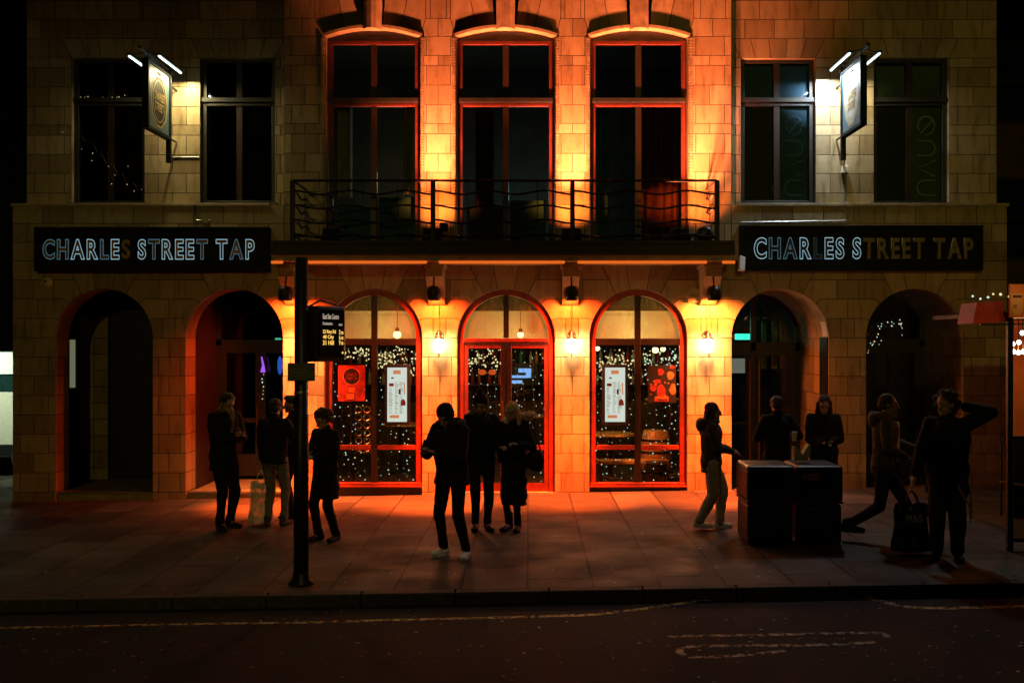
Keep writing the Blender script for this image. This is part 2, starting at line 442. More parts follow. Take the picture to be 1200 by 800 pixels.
def dedupe(ps):
    seen = set(); out = []
    for p in ps:
        c = sum(p, Vector())/len(p)
        k = (round(c.x, 2), round(c.z, 2), round(c.y, 2))
        if k in seen: continue
        seen.add(k); out.append(p)
    return out
bm = bmesh.new()
for p in dedupe(polys):
    q = []
    for v in p:
        if not q or (v-q[-1]).length > 1e-4: q.append(v)
    if (q[0]-q[-1]).length < 1e-4: q.pop()
    # orient towards the street (-y)
    ar = sum(q[i].x*q[(i+1) % len(q)].z-q[(i+1) % len(q)].x*q[i].z for i in range(len(q)))
    if ar < 0: q.reverse()
    bm.faces.new([bm.verts.new(v) for v in q])
bm.normal_update()
lay = bm.faces.layers.float.new('block'); orig = list(bm.faces)
for f in orig: f[lay] = random.random()
res = bmesh.ops.inset_individual(bm, faces=orig, thickness=.0055, depth=.009, use_even_offset=True)
for f in res['faces']: f.material_index = 1
for f in orig: f.material_index = 0
me = bpy.data.meshes.new('wall'); bm.to_mesh(me); bm.free()
me.materials.append(M['stone']); me.materials.append(M['mortar'])
wall = link('wall', me, pub)

# ---- reveals, returns, back shell
rv = MB(); soff = MB()
def arch_pts(cx, r, n=24, yb=602):
    pts = [(cx-r, yb)]+[(cx-r*math.cos(PI*i/n), AY-r*math.sin(PI*i/n)) for i in range(n+1)]+[(cx+r, yb)]
    return [Vector((X(a), 0, Z(b))) for a, b in pts]
def extr(mb, pts, y0, y1, mi=0):
    for i in range(len(pts)-1):
        a, b = pts[i], pts[i+1]
        mb.face([(a.x, y0, a.z), (b.x, y0, b.z), (b.x, y1, b.z), (a.x, y1, a.z)], mi)
def stone_reveal(cx, depth):
    if cx in (122, 274.5): depth = .47
    """blockwork jambs: courses continue round the corner"""
    z = [Z(v) for v in reversed(low)]
    for s in (-1, 1):
        xx = X(cx+s*AR)
        for k in range(len(z)-1):
            n = max(1, round(depth/.42))
            for j in range(n):
                y0 = depth*j/n; y1 = depth*(j+1)/n
                soff.face([(xx, y0, z[k]), (xx, y1, z[k]), (xx, y1, z[k+1]), (xx, y0, z[k+1])])
    for i in range(9):
        t0 = PI*i/9; t1 = PI*(i+1)/9
        pts = [Vector((X(cx-AR*math.cos(t0+(t1-t0)*q/4)), 0, Z(AY-AR*math.sin(t0+(t1-t0)*q/4)))) for q in range(5)]
        for j in range(max(1, round(depth/.5))):
            n = max(1, round(depth/.5)); y0 = depth*j/n; y1 = depth*(j+1)/n
            for q in range(4):
                a, b = pts[q], pts[q+1]; rv.face([(a.x, y0, a.z), (b.x, y0, b.z), (b.x, y1, b.z), (a.x, y1, a.z)])
for cx, dp in zip(ARCH, (1.6, 1.6, .17, .17, .17, 1.7, 1.6)):
    stone_reveal(cx, dp)
# inset the jamb faces so joints show
nj = {}
for f in soff.f: nj.setdefault(round(soff.v[f[0]][0], 3), []).append(f)
for key_, fs_ in nj.items():
    bm = bmesh.new(); lay = bm.faces.layers.float.new('block')
    for f in fs_: bm.faces.new([bm.verts.new(Vector(soff.v[i])) for i in f])
    bm.normal_update(); orig = list(bm.faces)
    for f in orig: f[lay] = random.random()
    res = bmesh.ops.inset_individual(bm, faces=orig, thickness=.006, depth=0, use_even_offset=True)
    for f in res['faces']: f.material_index = 1
    me = bpy.data.meshes.new('arch_jamb'); bm.to_mesh(me); bm.free(); me.materials.append(M['stone']); me.materials.append(M['mortar'])
    link('arch_jamb', me, pub)
def rect_reveal(x0, x1, y0, y1, d0, dep):
    a, b, t, bo = X(x0), X(x1), Z(y0), Z(y1); f = -d0; k = f+dep
    rv.face([(a, f, bo), (a, k, bo), (a, k, t), (a, f, t)]); rv.face([(b, f, bo), (b, k, bo), (b, k, t), (b, f, t)])
    rv.face([(a, f, t), (b, f, t), (b, k, t), (a, k, t)]); rv.face([(a, f, bo), (b, f, bo), (b, k, bo), (a, k, bo)])
for (a, b) in WO:
    cx, cy, r, w = sag(a, b)
    te = math.asin(w/r); pts = [Vector((X(cx+r*math.sin(-te+2*te*i/12)), 0, Z(cy-r*math.cos(-te+2*te*i/12)))) for i in range(13)]
    pts = [Vector((X(a), 0, Z(285)))]+pts+[Vector((X(b), 0, Z(285)))]
    extr(rv, pts, 0, .2)
for (a, b) in WL: rect_reveal(a, b, 66, 240, DW, .16)
for (a, b) in WR: rect_reveal(a, b, 66, 240, DW, .16)
# returns of the set-back wings, ledge top, outer sides, top
xl, xr = X(333), X(857)
rv.face([(xl, 0, Z(240)), (xl, -DW, Z(240)), (xl, -DW, Z(-160)), (xl, 0, Z(-160))])
rv.face([(xr, 0, Z(240)), (xr, -DW, Z(240)), (xr, -DW, Z(-160)), (xr, 0, Z(-160))])
for (a, b) in ((15, 333), (857, 1180)):
    rv.face([(X(a), 0, Z(240)), (X(b), 0, Z(240)), (X(b), .3, Z(240)), (X(a), .3, Z(240))])
for x_, zt, zb in ((X(15), Z(240), -.4), (X(1180), Z(240), -.4)):
    rv.face([(x_, 0, zb), (x_, 7, zb), (x_, 7, zt), (x_, 0, zt)])
for x_ in (X(27), X(1172)):
    rv.face([(x_, -DW, Z(240)), (x_, 7, Z(240)), (x_, 7, Z(-160)), (x_, -DW, Z(-160))])
rv.face([(X(27), -DW, Z(-160)), (X(1172), -DW, Z(-160)), (X(1172), 7, Z(-160)), (X(27), 7, Z(-160))])
rv.face([(X(15), 7, -.4), (X(1180), 7, -.4), (X(1180), 7, Z(-160)), (X(15), 7, Z(-160))])
rv.build('stone_reveal', M['plainstone'], pub)
# light stone hood over each tall window and beaded edging beside them
for (a, b) in WO:
    cx, cy, r, w = sag(a, b); te = math.asin(w/r)*1.03; mb = MB(); n = 14
    for i in range(n):
        t0 = -te+2*te*i/n; t1 = -te+2*te*(i+1)/n
        q = [(cx+rr*math.sin(t), cy-rr*math.cos(t)) for t, rr in ((t0, r-.2), (t1, r-.2), (t1, r+3.2), (t0, r+3.2))]
        mb.prism([Vector((X(u), -.05, Z(v))) for u, v in q], (0, .06, 0))
    mb.build('window_hood', M['plainstone'], pub)
    for x_ in (a-3.2, b+3.2):
        mb = MB(); y = 46.0; k = 0
        while y < 284:
            zc = Z(y); xc = X(x_)
            mb.prism([Vector((xc-.032, 0, zc-.021)), Vector((xc+.032, 0, zc-.021)), Vector((xc, 0, zc+.021))], (0, -.04, 0)); y += 3.3; k += 1
        mb.build('beaded_edging', M['plainstone'], pub)
# string course ledge slab on the wings
for (a, b) in ((13, 316), (864, 1182)): mb = MB(); mb.span(X(a), X(b), -.035, .10, Z(242), Z(238.5), bev=.006); mb.build('string_course', M['plainstone'], pub)

# ================================================================= ground-floor windows and doors
def arch_band(mb, cx, ro, ri, yb, y0, y1, n=24, mi=0):
    o = [Vector((p.x, y0, p.z)) for p in arch_pts(cx, ro, n, yb)]; i_ = [Vector((p.x, y0, p.z)) for p in arch_pts(cx, ri, n, yb)]
    for k in range(len(o)-1): mb.prism([o[k], o[k+1], i_[k+1], i_[k]], (0, y1-y0, 0), mi)
def arch_fill(mb, cx, r, yb, y, n=24):
    pts = [(cx-r*math.cos(PI*i/n), AY-r*math.sin(PI*i/n)) for i in range(n+1)]
    pts = [(cx+r, yb)]+[(cx-r, yb)]+pts if yb > AY else pts
    mb.face([(X(a), y, Z(b)) for a, b in pts])
def bar(mb, x0, x1, y0, y1, f, b, bev=.006): mb.span(X(x0), X(x1), f, b, Z(y0), Z(y1), bev=bev)
def arched_window(cx, wood_outer='frame'):
    g0 = 572
    e = empty('arched_window', (X(cx), .1, Z(570))); put(e, pub); e.location -= pub.location; 
    mb = MB(); arch_band(mb, cx, AR-.1, AR-7.5, 566, .012, .11); bar(mb, cx-AR, cx+AR, 566, 570, -.02, .11)
    mb.build('frame', M['frame'], e)
    mb = MB(); bar(mb, cx-3.6, cx+3.6, 341, 565.8, .03, .10); mb.build('mullion', M['darkframe'], e)
    mb = MB()
    for s in (-1, 1): bar(mb, cx+s*3.7, cx+s*(AR-7.6), 396.5, 404.5, .03, .10)
    mb.build('transom', M['darkframe'], e)
    mb = MB()
    for s in (-1, 1): bar(mb, cx+s*3.7, cx+s*(AR-7.6), 522, 527.5, .025, .10)
    mb.build('glazing_bar', M['frame'], e)
    mb = MB(); bar(mb, cx-AR, cx+AR, 570.3, 586, .01, .11); mb.build('plinth', M['darkframe'], e)
    mb = MB(); bar(mb, cx-AR-1, cx+AR+1, 569.0, 571.2, -.05, .012); mb.build('sill', M['frame'], e)
    top = MB(); arch_fill(top, cx, AR-7.4, 396.6, .07); 
    o = top.build('fanlight_pane', M['dirtyglass'], e)
    for s in (-1, 1):
        mb = MB(); x0, x1 = sorted((cx+s*3.5, cx+s*(AR-7.5)))
        mb.face([(X(x0), .07, Z(404)), (X(x1), .07, Z(404)), (X(x1), .07, Z(522.5)), (X(x0), .07, Z(522.5))]); mb.build('pane', M['glass'], e)
        mb = MB(); mb.face([(X(x0), .07, Z(527)), (X(x1), .07, Z(527)), (X(x1), .07, Z(566.5)), (X(x0), .07, Z(566.5))]); mb.build('pane', M['glass'], e)
    return e
for w_ in (arched_window(437.5), arched_window(748)): w_.location.y += .05
# centre doors
cx = 593
e = empty('double_door', (X(cx), .1, Z(575))); put(e, pub); e.location -= pub.location
mb = MB(); arch_band(mb, cx, AR-.1, AR-7, 582, .012, .11); mb.build('frame', M['frame'], e)
mb = MB(); bar(mb, cx-3.2, cx+3.2, 341, 396, .03, .10); mb.build('mullion', M['darkframe'], e)
mb = MB(); bar(mb, cx-AR+7, cx+AR-7, 396.5, 402, .0, .10); bar(mb, cx-AR+7, cx+AR-7, 399, 400.5, -.02, .0); mb.build('transom', M['frame'], e)
top = MB(); arch_fill(top, cx, AR-6.9, 396.6, .07); top.build('fanlight_pane', M['dirtyglass'], e)
for s in (-1, 1):
    x0, x1 = (cx-AR+7.2, cx-.4) if s < 0 else (cx+.4, cx+AR-7.2)
    leaf = MB()
    i0, i1 = (x0+5, x1-6) if s < 0 else (x0+6, x1-5)
    leaf.span(X(x0), X(i0), .03, .09, Z(402.5), Z(577), bev=.004); leaf.span(X(i1), X(x1), .03, .09, Z(402.5), Z(577), bev=.004)
    leaf.span(X(i0), X(i1), .032, .088, Z(402.5), Z(408)); leaf.span(X(i0), X(i1), .032, .088, Z(522), Z(528)); leaf.span(X(i0), X(i1), .032, .088, Z(567), Z(577))
    leaf.build('door_leaf', M['frame'], e)
    inner = x1 if s < 0 else x0
    mb = MB(); mb.span(X(inner-5.5 if s < 0 else inner+.2), X(inner-.2 if s < 0 else inner+5.5), .018, .029, Z(402.6), Z(576.8)); mb.build('meeting_stile', M['darkframe'], e)
    mb = MB(); mb.face([(X(i0), .06, Z(408)), (X(i1), .06, Z(408)), (X(i1), .06, Z(522)), (X(i0), .06, Z(522))]); mb.build('pane', M['glass'], e)
    mb = MB(); mb.face([(X(i0), .06, Z(528)), (X(i1), .06, Z(528)), (X(i1), .06, Z(567)), (X(i0), .06, Z(567))]); mb.build('pane', M['glass'], e)
    mb = MB(); hx = X(inner-3.5*(1 if s < 0 else -1)); mb.tube([(hx, .02, Z(500)), (hx, -.04, Z(500)), (hx, -.04, Z(470)), (hx, .02, Z(470))], .011, 8); mb.build('handle', M['brass'], e)
mb = MB(); mb.span(X(cx-AR-1), X(cx+AR+1), -.06, .12, Z(579.5), Z(576.5)); mb.build('threshold', M['plainstone'], e)

e.location.y += .05
# deep lobbies of arches 1, 2, 6, 7
def lobby_shell(cx, dep, dx0=0, dx1=0):
    mb = MB(); a, b = X(cx-AR)-.001-dx0, X(cx+AR)+dx1; 
    z0 = Z(580); 
    mb.face([(a, .002, z0), (b, .002, z0), (b, dep+.6, z0), (a, dep+.6, z0)])
    return mb
for cx in (122, 274.5, 1072):
    mb = MB(); bar(mb, cx-AR+1, cx+AR-1, 577.5, 600, .04, 2.3, bev=.01); mb.build('doorstep', M['plainstone'], pub)
    mb = MB(); bar(mb, cx-AR+2, cx+AR-2, 576.3, 578.8, .02, .10, bev=.004); mb.build('step_nosing', M['steel'], pub)
mb = MB(); bar(mb, 914.5-AR+1, 914.5+AR-1, 578, 600, .04, 2.4, bev=.01); mb.build('doorstep', M['plainstone'], pub)
# porch shells behind the first two arches, wider than the first opening
for cx, wl in ((122, .62), (274.5, .0)):
    a, b = X(cx-AR)-wl, X(cx+AR); mb = MB()
    mb.face([(a, .47, -.3), (a, 2.3, -.3), (a, 2.3, 3.45), (a, .47, 3.45)]); mb.face([(b+.002, .47, -.3), (b+.002, 2.3, -.3), (b+.002, 2.3, 3.45), (b+.002, .47, 3.45)])
    mb.face([(a, .47, 3.45), (b, .47, 3.45), (b, 2.3, 3.45), (a, 2.3, 3.45)]); mb.face([(a, 1.75, 2.9), (b, 1.75, 2.9), (b, 1.75, 3.45), (a, 1.75, 3.45)])
    if wl: mb.face([(a, .471, -.3), (X(cx-AR), .471, -.3), (X(cx-AR), .471, 3.45), (a, .471, 3.45)])
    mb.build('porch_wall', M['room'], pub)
# arch 1: dark door on the right, stone inner pier, slit of frosted light on the left
mb = MB(); Y = 1.62; x0 = X(91, -Y); x1 = X(127, -Y)
zz = [Z(v, -Y) for v in (370, 396, 415, 434, 453, 472, 491, 510, 529, 548, 562)]
def stone_panel(name, x0, x1, zs, y, mid=True, seed=0):
    bm = bmesh.new(); lay = bm.faces.layers.float.new('block')
    for k in range(len(zs)-1):
        xs = [x0, (x0+x1)/2+.02, x1] if mid else [x0, x1]
        for j in range(len(xs)-1):
            pts = [(xs[j], y, zs[k+1]), (xs[j+1], y, zs[k+1]), (xs[j+1], y, zs[k]), (xs[j], y, zs[k])]
            f = bm.faces.new([bm.verts.new(Vector(p)) for p in pts]); f[lay] = random.random()
    bm.normal_update(); orig = list(bm.faces)
    res = bmesh.ops.inset_individual(bm, faces=orig, thickness=.007, depth=.008, use_even_offset=True)
    for f in res['faces']: f.material_index = 1
    me = bpy.data.meshes.new(name); bm.to_mesh(me); bm.free(); me.materials.append(M['stone']); me.materials.append(M['mortar'])
    return link(name, me, pub)
stone_panel('inner_pier', x0, x1, zz, Y)
mb = MB(); mb.span(x1, X(122+AR)+.02, Y+.05, Y+.1, -.1, 3.5); mb.span(x1+.05, X(122+AR), Y, Y+.05, 0.06, 2.9, bev=.01); mb.build('side_door', M['blackframe'], pub)
mb = MB(); mb.span(x1+.14, X(122+AR)-.3, Y-.012, Y-.001, .3, 1.0); mb.span(x1+.14, X(122+AR)-.3, Y-.012, Y-.001, 1.15, 2.2); mb.build('side_door_panel', M['blackframe'], pub)
mb = MB(); mb.span(X(122-AR)-.62, x0, Y+.02, Y+.1, -.1, 3.5); mb.build('lobby_back_wall', M['room'], pub)
mb = MB(); mb.span(X(82, -Y), X(88, -Y), Y-.01, Y+.01, Z(454, -Y), Z(398, -Y)); mb.build('frosted_slit_window', emit('frosted_slit', (.62, .68, .40), .2), pub)
mb = MB(); mb.span(x0, x1, Y+.03, Y+.2, 3.0, 3.5); mb.build('lobby_head', M['room'], pub)
# arch 2: dark glazed timber door
def dark_door(cx, Y, zt=3.3, nleaf=2, glass='darkglass', paint='blackframe'):
    e = empty('recessed_door', (X(cx), Y, 0.06)); put(e, pub); e.location -= pub.location
    a, b = X(cx-AR), X(cx+AR); mb = MB()
    mb.span(a, a+.09, Y, Y+.08, .06, zt); mb.span(b-.09, b, Y, Y+.08, .06, zt); mb.span(a, b, Y, Y+.08, 2.35, 2.45)
    mb.build('frame', M[paint], e)
    m_ = (a+b)/2
    for (u, v) in ((a+.09, m_), (m_, b-.09)):
        lf = MB(); lf.span(u, u+.09, Y+.01, Y+.06, .07, 2.35); lf.span(v-.09, v, Y+.01, Y+.06, .07, 2.35)
        lf.span(u+.09, v-.09, Y+.011, Y+.059, .07, .45); lf.span(u+.09, v-.09, Y+.011, Y+.059, 2.22, 2.35); lf.span(u+.09, v-.09, Y+.011, Y+.059, 1.0, 1.08)
        lf.build('door_leaf', M[paint], e)
        g = MB(); g.face([(u+.09, Y+.035, .45), (v-.09, Y+.035, .45), (v-.09, Y+.035, 2.22), (u+.09, Y+.035, 2.22)]); g.build('pane', M[glass], e)
    g = MB(); g.face([(a+.09, Y+.035, 2.45), (b-.09, Y+.035, 2.45), (b-.09, Y+.035, zt), (a+.09, Y+.035, zt)]); g.build('fanlight_pane', M[glass], e)
    mb = MB(); mb.tube([(m_-.05, Y, 1.3), (m_-.05, Y-.05, 1.3), (m_-.05, Y-.05, .95), (m_-.05, Y, .95)], .012, 8); mb.build('handle', M['brass'], e)
    return e
dark_door(274.5, 1.55); dark_door(1072, 1.55)
# arch 6: glazed doors with an arched green-lit fanlight
Y = 1.7; e = empty('glazed_entrance', (X(914.5), Y, .06)); put(e, pub); e.location -= pub.location
a = X(914.5-AR); b = X(914.5+AR); m_ = X(886, -Y)
mb = MB(); band_o = [Vector((p.x, Y, p.z)) for p in arch_pts(914.5, AR)]; band_i = [Vector((X(914.5)+(p.x-X(914.5))*.90, Y, Z(AY)+(p.z-Z(AY))*.90 if p.z > Z(AY) else p.z)) for p in arch_pts(914.5, AR)]
for k in range(len(band_o)-1): mb.prism([band_o[k], band_o[k+1], band_i[k+1], band_i[k]], (0, .09, 0))
mb.span(a, b, Y, Y+.08, Z(411, -Y), Z(401, -Y)); mb.span(X(914.5)-.09, X(914.5)+.0, Y, Y+.08, .06, Z(345)); mb.build('frame', M['blackframe'], e)
mc = X(914.5)-.045
for (u, v) in ((a+.08, mc-.05), (mc+.05, b-.08)):
    lf = MB(); t = Z(411, -Y)
    lf.span(u, u+.08, Y+.01, Y+.06, .07, t); lf.span(v-.08, v, Y+.01, Y+.06, .07, t); lf.span(u, v, Y+.011, Y+.059, .07, .4); lf.span(u, v, Y+.011, Y+.059, t-.08, t); lf.span(u, v, Y+.011, Y+.059, .95, 1.0)
    lf.build('door_leaf', M['blackframe'], e)
    g = MB(); g.face([(u+.08, Y+.035, .4), (v-.08, Y+.035, .4), (v-.08, Y+.035, t-.08), (u+.08, Y+.035, t-.08)]); g.build('pane', M['glass'], e)
    k = MB(); hx = (v-.03) if u < mc-.3 else (u+.03); k.tube([(hx, Y, .3), (hx, Y-.05, .35), (hx, Y-.05, 2.1), (hx, Y, 2.15)], .014, 8); k.build('pull_handle', M['brass'], e)
g = MB(); arch_fill(g, 914.5, AR*.9, 401, Y+.04); g.build('fanlight_pane', M['greenglass'], e)
# dark sheet added to darken the jamb, and white notice on the right jamb
mb = MB(); mb.span(b-.03, b-.002, .03, .42, .1, Z(395)); mb.build('jamb_darkening_sheet', M['blackmetal'], pub)
mb = MB(); tt = [Vector((X(914.5+(AR-1)*math.cos(t)), .04, Z(AY-(AR-1)*math.sin(t)))) for t in [R(v) for v in (2, 8, 14, 20)]]
for i in range(3): p, q = tt[i], tt[i+1]; mb.face([(p.x, .03, p.z), (q.x, .03, q.z), (q.x, .30, q.z), (p.x, .30, p.z)])
mb.build('white_notice', M['white'], pub)

# ================================================================= upper windows
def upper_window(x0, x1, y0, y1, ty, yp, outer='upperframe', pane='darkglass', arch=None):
    e = empty('sash_window', (X((x0+x1)/2), yp, Z(y1))); put(e, pub); e.location -= pub.location
    f = 5.5; mb = MB()
    mb.span(X(x0), X(x0+f), yp, yp+.09, Z(y0), Z(y1), bev=.006); mb.span(X(x1-f), X(x1), yp, yp+.09, Z(y0), Z(y1), bev=.006)
    mb.span(X(x0+f), X(x1-f), yp+.002, yp+.088, Z(y0), Z(y0+4), bev=.006); mb.span(X(x0+f), X(x1-f), yp+.002, yp+.088, Z(y1-5), Z(y1), bev=.006)
    mb.span(X(x0+f), X(x1-f), yp-.01, yp+.08, Z(ty+1.5), Z(ty+5), bev=.006)
    mb.build('frame', M[outer], e)
    c = (x0+x1)/2; mb = MB(); mb.span(X(c-3.4), X(c+3.4), yp+.01, yp+.08, Z(y0+4), Z(ty-5)); mb.span(X(c-3.4), X(c+3.4), yp+.01, yp+.08, Z(ty+5), Z(y1-5)); mb.build('mullion', M['darkframe'], e)
    mb = MB(); mb.span(X(x0-0), X(x1+0), yp-.05, yp+.085, Z(ty+1), Z(ty-4.5), bev=.006); mb.build('transom', M['blackframe'], e)
    for (u, v) in ((x0+f, c-3.4), (c+3.4, x1-f)):
        for (s, t) in ((y0+4, ty-4.5), (ty+5, y1-5)):
            g = MB(); g.face([(X(u), yp+.05, Z(t)), (X(v), yp+.05, Z(t)), (X(v), yp+.05, Z(s)), (X(u), yp+.05, Z(s))]); g.build('pane', M[pane], e)
    return e
for (a, b) in WO:
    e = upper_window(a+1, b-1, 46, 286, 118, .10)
    mb = MB(); cx, cy, r, w = sag(a, b); te = math.asin(w/r)
    pts = [Vector((X(cx+r*math.sin(-te+2*te*i/12)), .13, Z(cy-r*math.cos(-te+2*te*i/12)))) for i in range(13)]
    mb.face([(X(a), .13, Z(47)), *[(p.x, p.y, p.z) for p in pts], (X(b), .13, Z(47))]); mb.build('head_panel', M['blackframe'], e)
for (a, b) in WL+WR:
    e = upper_window(a, b, 66, 238, 116, -DW+.08, 'blackframe', 'darkglass' if a < 500 else 'glass')
    mb = MB(); mb.span(X(a-4), X(b+4), -DW-.05, -DW+.1, Z(240.5), Z(236.5), bev=.006); mb.build('sill', M['lead'], e)
# curtains, blinds, dark rooms behind
def panel(name, x0, x1, y0, y1, y, mat, fold=0):
    mb = MB(); n = 14 if fold else 1
    a, b = X(x0), X(x1)
    for i in range(n):
        u, v = a+(b-a)*i/n, a+(b-a)*(i+1)/n; q = fold*math.sin(i*1.9); w = fold*math.sin((i+1)*1.9)
        mb.face([(u, y+q, Z(y1)), (v, y+w, Z(y1)), (v, y+w, Z(y0)), (u, y+q, Z(y0))])
    return mb.build(name, mat, pub, smooth=bool(fold))
cur = simple('pale_curtain', (.75, .76, .58), .8); net = simple('greenish_cafe_blind', (.10, .30, .30), .8, var=.3)
panel('curtain', 391, 408, 120, 228, .35, cur, .03); panel('curtain', 470, 487, 120, 224, .35, cur, .03)
panel('curtain', 694, 716, 120, 284, .4, net, .03)
panel('half_blind', 392, 430, 240, 286, .3, net); panel('half_blind', 441, 486, 228, 286, .3, net)
panel('half_blind', 597, 640, 232, 286, .3, net); panel('half_blind', 546, 588, 240, 286, .3, simple('dim_blind', (.10, .12, .09), .8))
panel('orange_reflection_panel', 754, 799, 120, 284, .3, simple('rust_reflection', (.17, .04, .015), .8), .04); panel('orange_reflection_panel', 556, 578, 121, 284, .34, simple('brown_reflection', (.18, .06, .02), .8), .03)  # folded panels coloured as the orange streak reflections on the glass
bl = simple('blue_glow_blind', (.015, .09, .20), .6, var=.3, scale=2, bmp=.02); bl2 = simple('dark_green_blind', (.05, .10, .05), .6, var=.3, scale=2, bmp=.02)  # first blind's blue carries the glow of the cool sign lamp
tb = simple('blue_glow_blind_letters', (.12, .42, .75), .6); tg = simple('green_blind_letters', (.36, .52, .28), .6)  # blue letters carry the same lamp glow in their colour
for (a, b, m1, t1) in ((WR[0][0], WR[0][1], bl, tb), (WR[1][0], WR[1][1], bl2, tg)):
    c = (a+b)/2
    pn = panel('roller_blind', c+4, b-6, 121, 233, -DW+.16, m1)
    panel('roller_blind', a+6, c-4, 121, 233, -DW+.16, simple('near_black_blind', (.01, .02, .018), .6))
    panel('roller_blind', c+4, b-6, 72, 111, -DW+.16, m1); panel('roller_blind', a+6, c-4, 72, 111, -DW+.16, m1)
    # the word, turned to read downwards, as thin stroke letters
    t = MB(); xc = X(c+5+(b-c-11)/2); yy_ = -DW+.152; r_ = .013; hw = .145
    def arc(cz, rx, rz, a0, a1, n=16): return [(xc+rx*math.cos(R(a0+(a1-a0)*i/n)), yy_, cz+rz*math.sin(R(a0+(a1-a0)*i/n))) for i in range(n+1)]
    zc = Z(143); t.tube(arc(zc, hw*.92, .15, -100, 215), r_, 5); t.tube([(xc-hw*.60, yy_, zc-.13), (xc+hw*.80, yy_, zc+.10)], r_, 5)
    zc = Z(170); t.tube([(xc-hw, yy_, zc+.12)]+[(xc+hw*.25+hw*.75*math.sin(R(k)), yy_, zc+.12*math.cos(R(k))) for k in range(0, 181, 15)]+[(xc-hw, yy_, zc-.12)], r_, 5)
    zc = Z(194); t.tube([(xc+hw, yy_, zc+.13), (xc-hw, yy_, zc), (xc+hw, yy_, zc-.13)], r_, 5)
    zc = Z(217); t.tube([(xc+hw, yy_, zc+.12)]+[(xc-hw*.25-hw*.75*math.sin(R(k)), yy_, zc+.12*math.cos(R(k))) for k in range(0, 181, 15)]+[(xc+hw, yy_, zc-.12)], r_, 5)
    t.build('blind_lettering', t1, pub)
rm = MB()
z0, z1 = Z(286), Z(40)
rm.face([(X(27), 3, z0-.2), (X(1172), 3, z0-.2), (X(1172), 3, z1+.3), (X(27), 3, z1+.3)]); rm.face([(X(27), .3, z0-.02), (X(1172), .3, z0-.02), (X(1172), 3, z0-.02), (X(27), 3, z0-.02)])
rm.face([(X(27), .3, z1+.3), (X(1172), .3, z1+.3), (X(1172), 3, z1+.3), (X(27), 3, z1+.3)])
for x_ in (X(27)+.05, X(333), X(857), X(1172)-.05): rm.face([(x_, .3, z0), (x_, 3, z0), (x_, 3, z1+.3), (x_, .3, z1+.3)])
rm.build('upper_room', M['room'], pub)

# ================================================================= bar room behind the ground floor
fl = MB(); fl.span(X(334), X(858), .12, 7, 0.0, .03); fl.build('bar_floor', M['roomfloor'], pub)
rm = MB(); CZ = 3.55
rm.face([(X(334), 6, 0), (X(858), 6, 0), (X(858), 6, CZ), (X(334), 6, CZ)])
rm.face([(X(334), .12, 0), (X(334), 6, 0), (X(334), 6, CZ), (X(334), .12, CZ)])
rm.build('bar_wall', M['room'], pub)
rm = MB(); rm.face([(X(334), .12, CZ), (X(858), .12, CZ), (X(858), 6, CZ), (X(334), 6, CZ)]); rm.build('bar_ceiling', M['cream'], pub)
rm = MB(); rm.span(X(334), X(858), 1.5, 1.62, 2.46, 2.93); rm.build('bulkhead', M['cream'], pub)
rm = MB(); rm.span(X(334), X(858), 1.44, 1.5, 2.91, 2.95); rm.build('picture_rail', M['cream'], pub)
# the lobby of the green-lit entrance
rm = MB(); rm.face([(a_ := X(858), 4.5, 0), (X(985), 4.5, 0), (X(985), 4.5, CZ), (a_, 4.5, CZ)]); rm.face([(X(985), 1.8, 0), (X(985), 4.5, 0), (X(985), 4.5, CZ), (X(985), 1.8, CZ)]); rm.face([(X(858), 1.8, 0), (X(858), 4.5, 0), (X(858), 4.5, CZ), (X(858), 1.8, CZ)])
rm.face([(X(858), 1.8, CZ), (X(985), 1.8, CZ), (X(985), 4.5, CZ), (X(858), 4.5, CZ)]); rm.build('hall_wall', M['room'], pub)
rm = MB()
for (px0, px1) in ((893, 898), (905, 911), (915, 921)): rm.span(X(px0, -2.6), X(px1, -2.6), 2.6, 2.66, Z(432, -2.6), Z(377, -2.6))
rm.build('hall_drape', M['lightwood'], pub)
rm = MB(); rm.span(X(862, -2.2), X(879, -2.2), 2.2, 2.26, Z(398, -2.2), Z(391, -2.2)); rm.build('exit_light', emit('green_exit_light', (.10, 1, .78), 1.6), pub)
rm = MB(); rm.span(X(857, -2.3), X(873, -2.3), 2.3, 2.34, Z(437, -2.3), Z(420, -2.3)); rm.build('lit_price_board', emit('dim_price_board', (.6, .62, .5), .22), pub)
# ================================================================= BALCONY (part of the pub)
BD = .95
def XB(px): return (px-VX)*(D-BD)/F
def ZB(py): return H-(py-HY)*(D-BD)/F
bal = empty('balcony', (X(590), 0, 3.6)); put(bal, pub); bal.location -= pub.location
xl, xr = XB(317), XB(862)
mb = MB(); mb.span(xl, xr, -BD, -.002, 3.72, 3.88, bev=.015); mb.build('balcony_slab', M['lead'], bal)
mb = MB(); mb.span(xl+.05, xr-.05, -BD+.05, -.002, 3.63, 3.718); mb.build('cornice_moulding', M['plainstone'], bal)
mb = MB(); mb.span(xl+.02, xr-.02, -BD-.02, -BD+.04, 3.882, 3.93); mb.build('gutter_lip', M['lead'], bal)
posts = [XB(342), XB(507), XB(671), XB(841)]
zt, zb = ZB(211), 3.93
for p in posts:
    mb = MB(); mb.span(p-.035, p+.035, -BD+.02, -BD+.09, 3.9, zt, bev=.006); mb.build('post', M['iron'], bal)
mb = MB(); mb.tube([(posts[0], -.01, zt), (posts[0], -BD+.055, zt), (posts[3], -BD+.055, zt), (posts[3], -.01, zt)], .020, 8)
mb.tube([(posts[0], -.01, 4.0), (posts[0], -BD+.055, 4.0), (posts[3], -BD+.055, 4.0), (posts[3], -.01, 4.0)], .012, 8); mb.build('top_rail', M['iron'], bal)
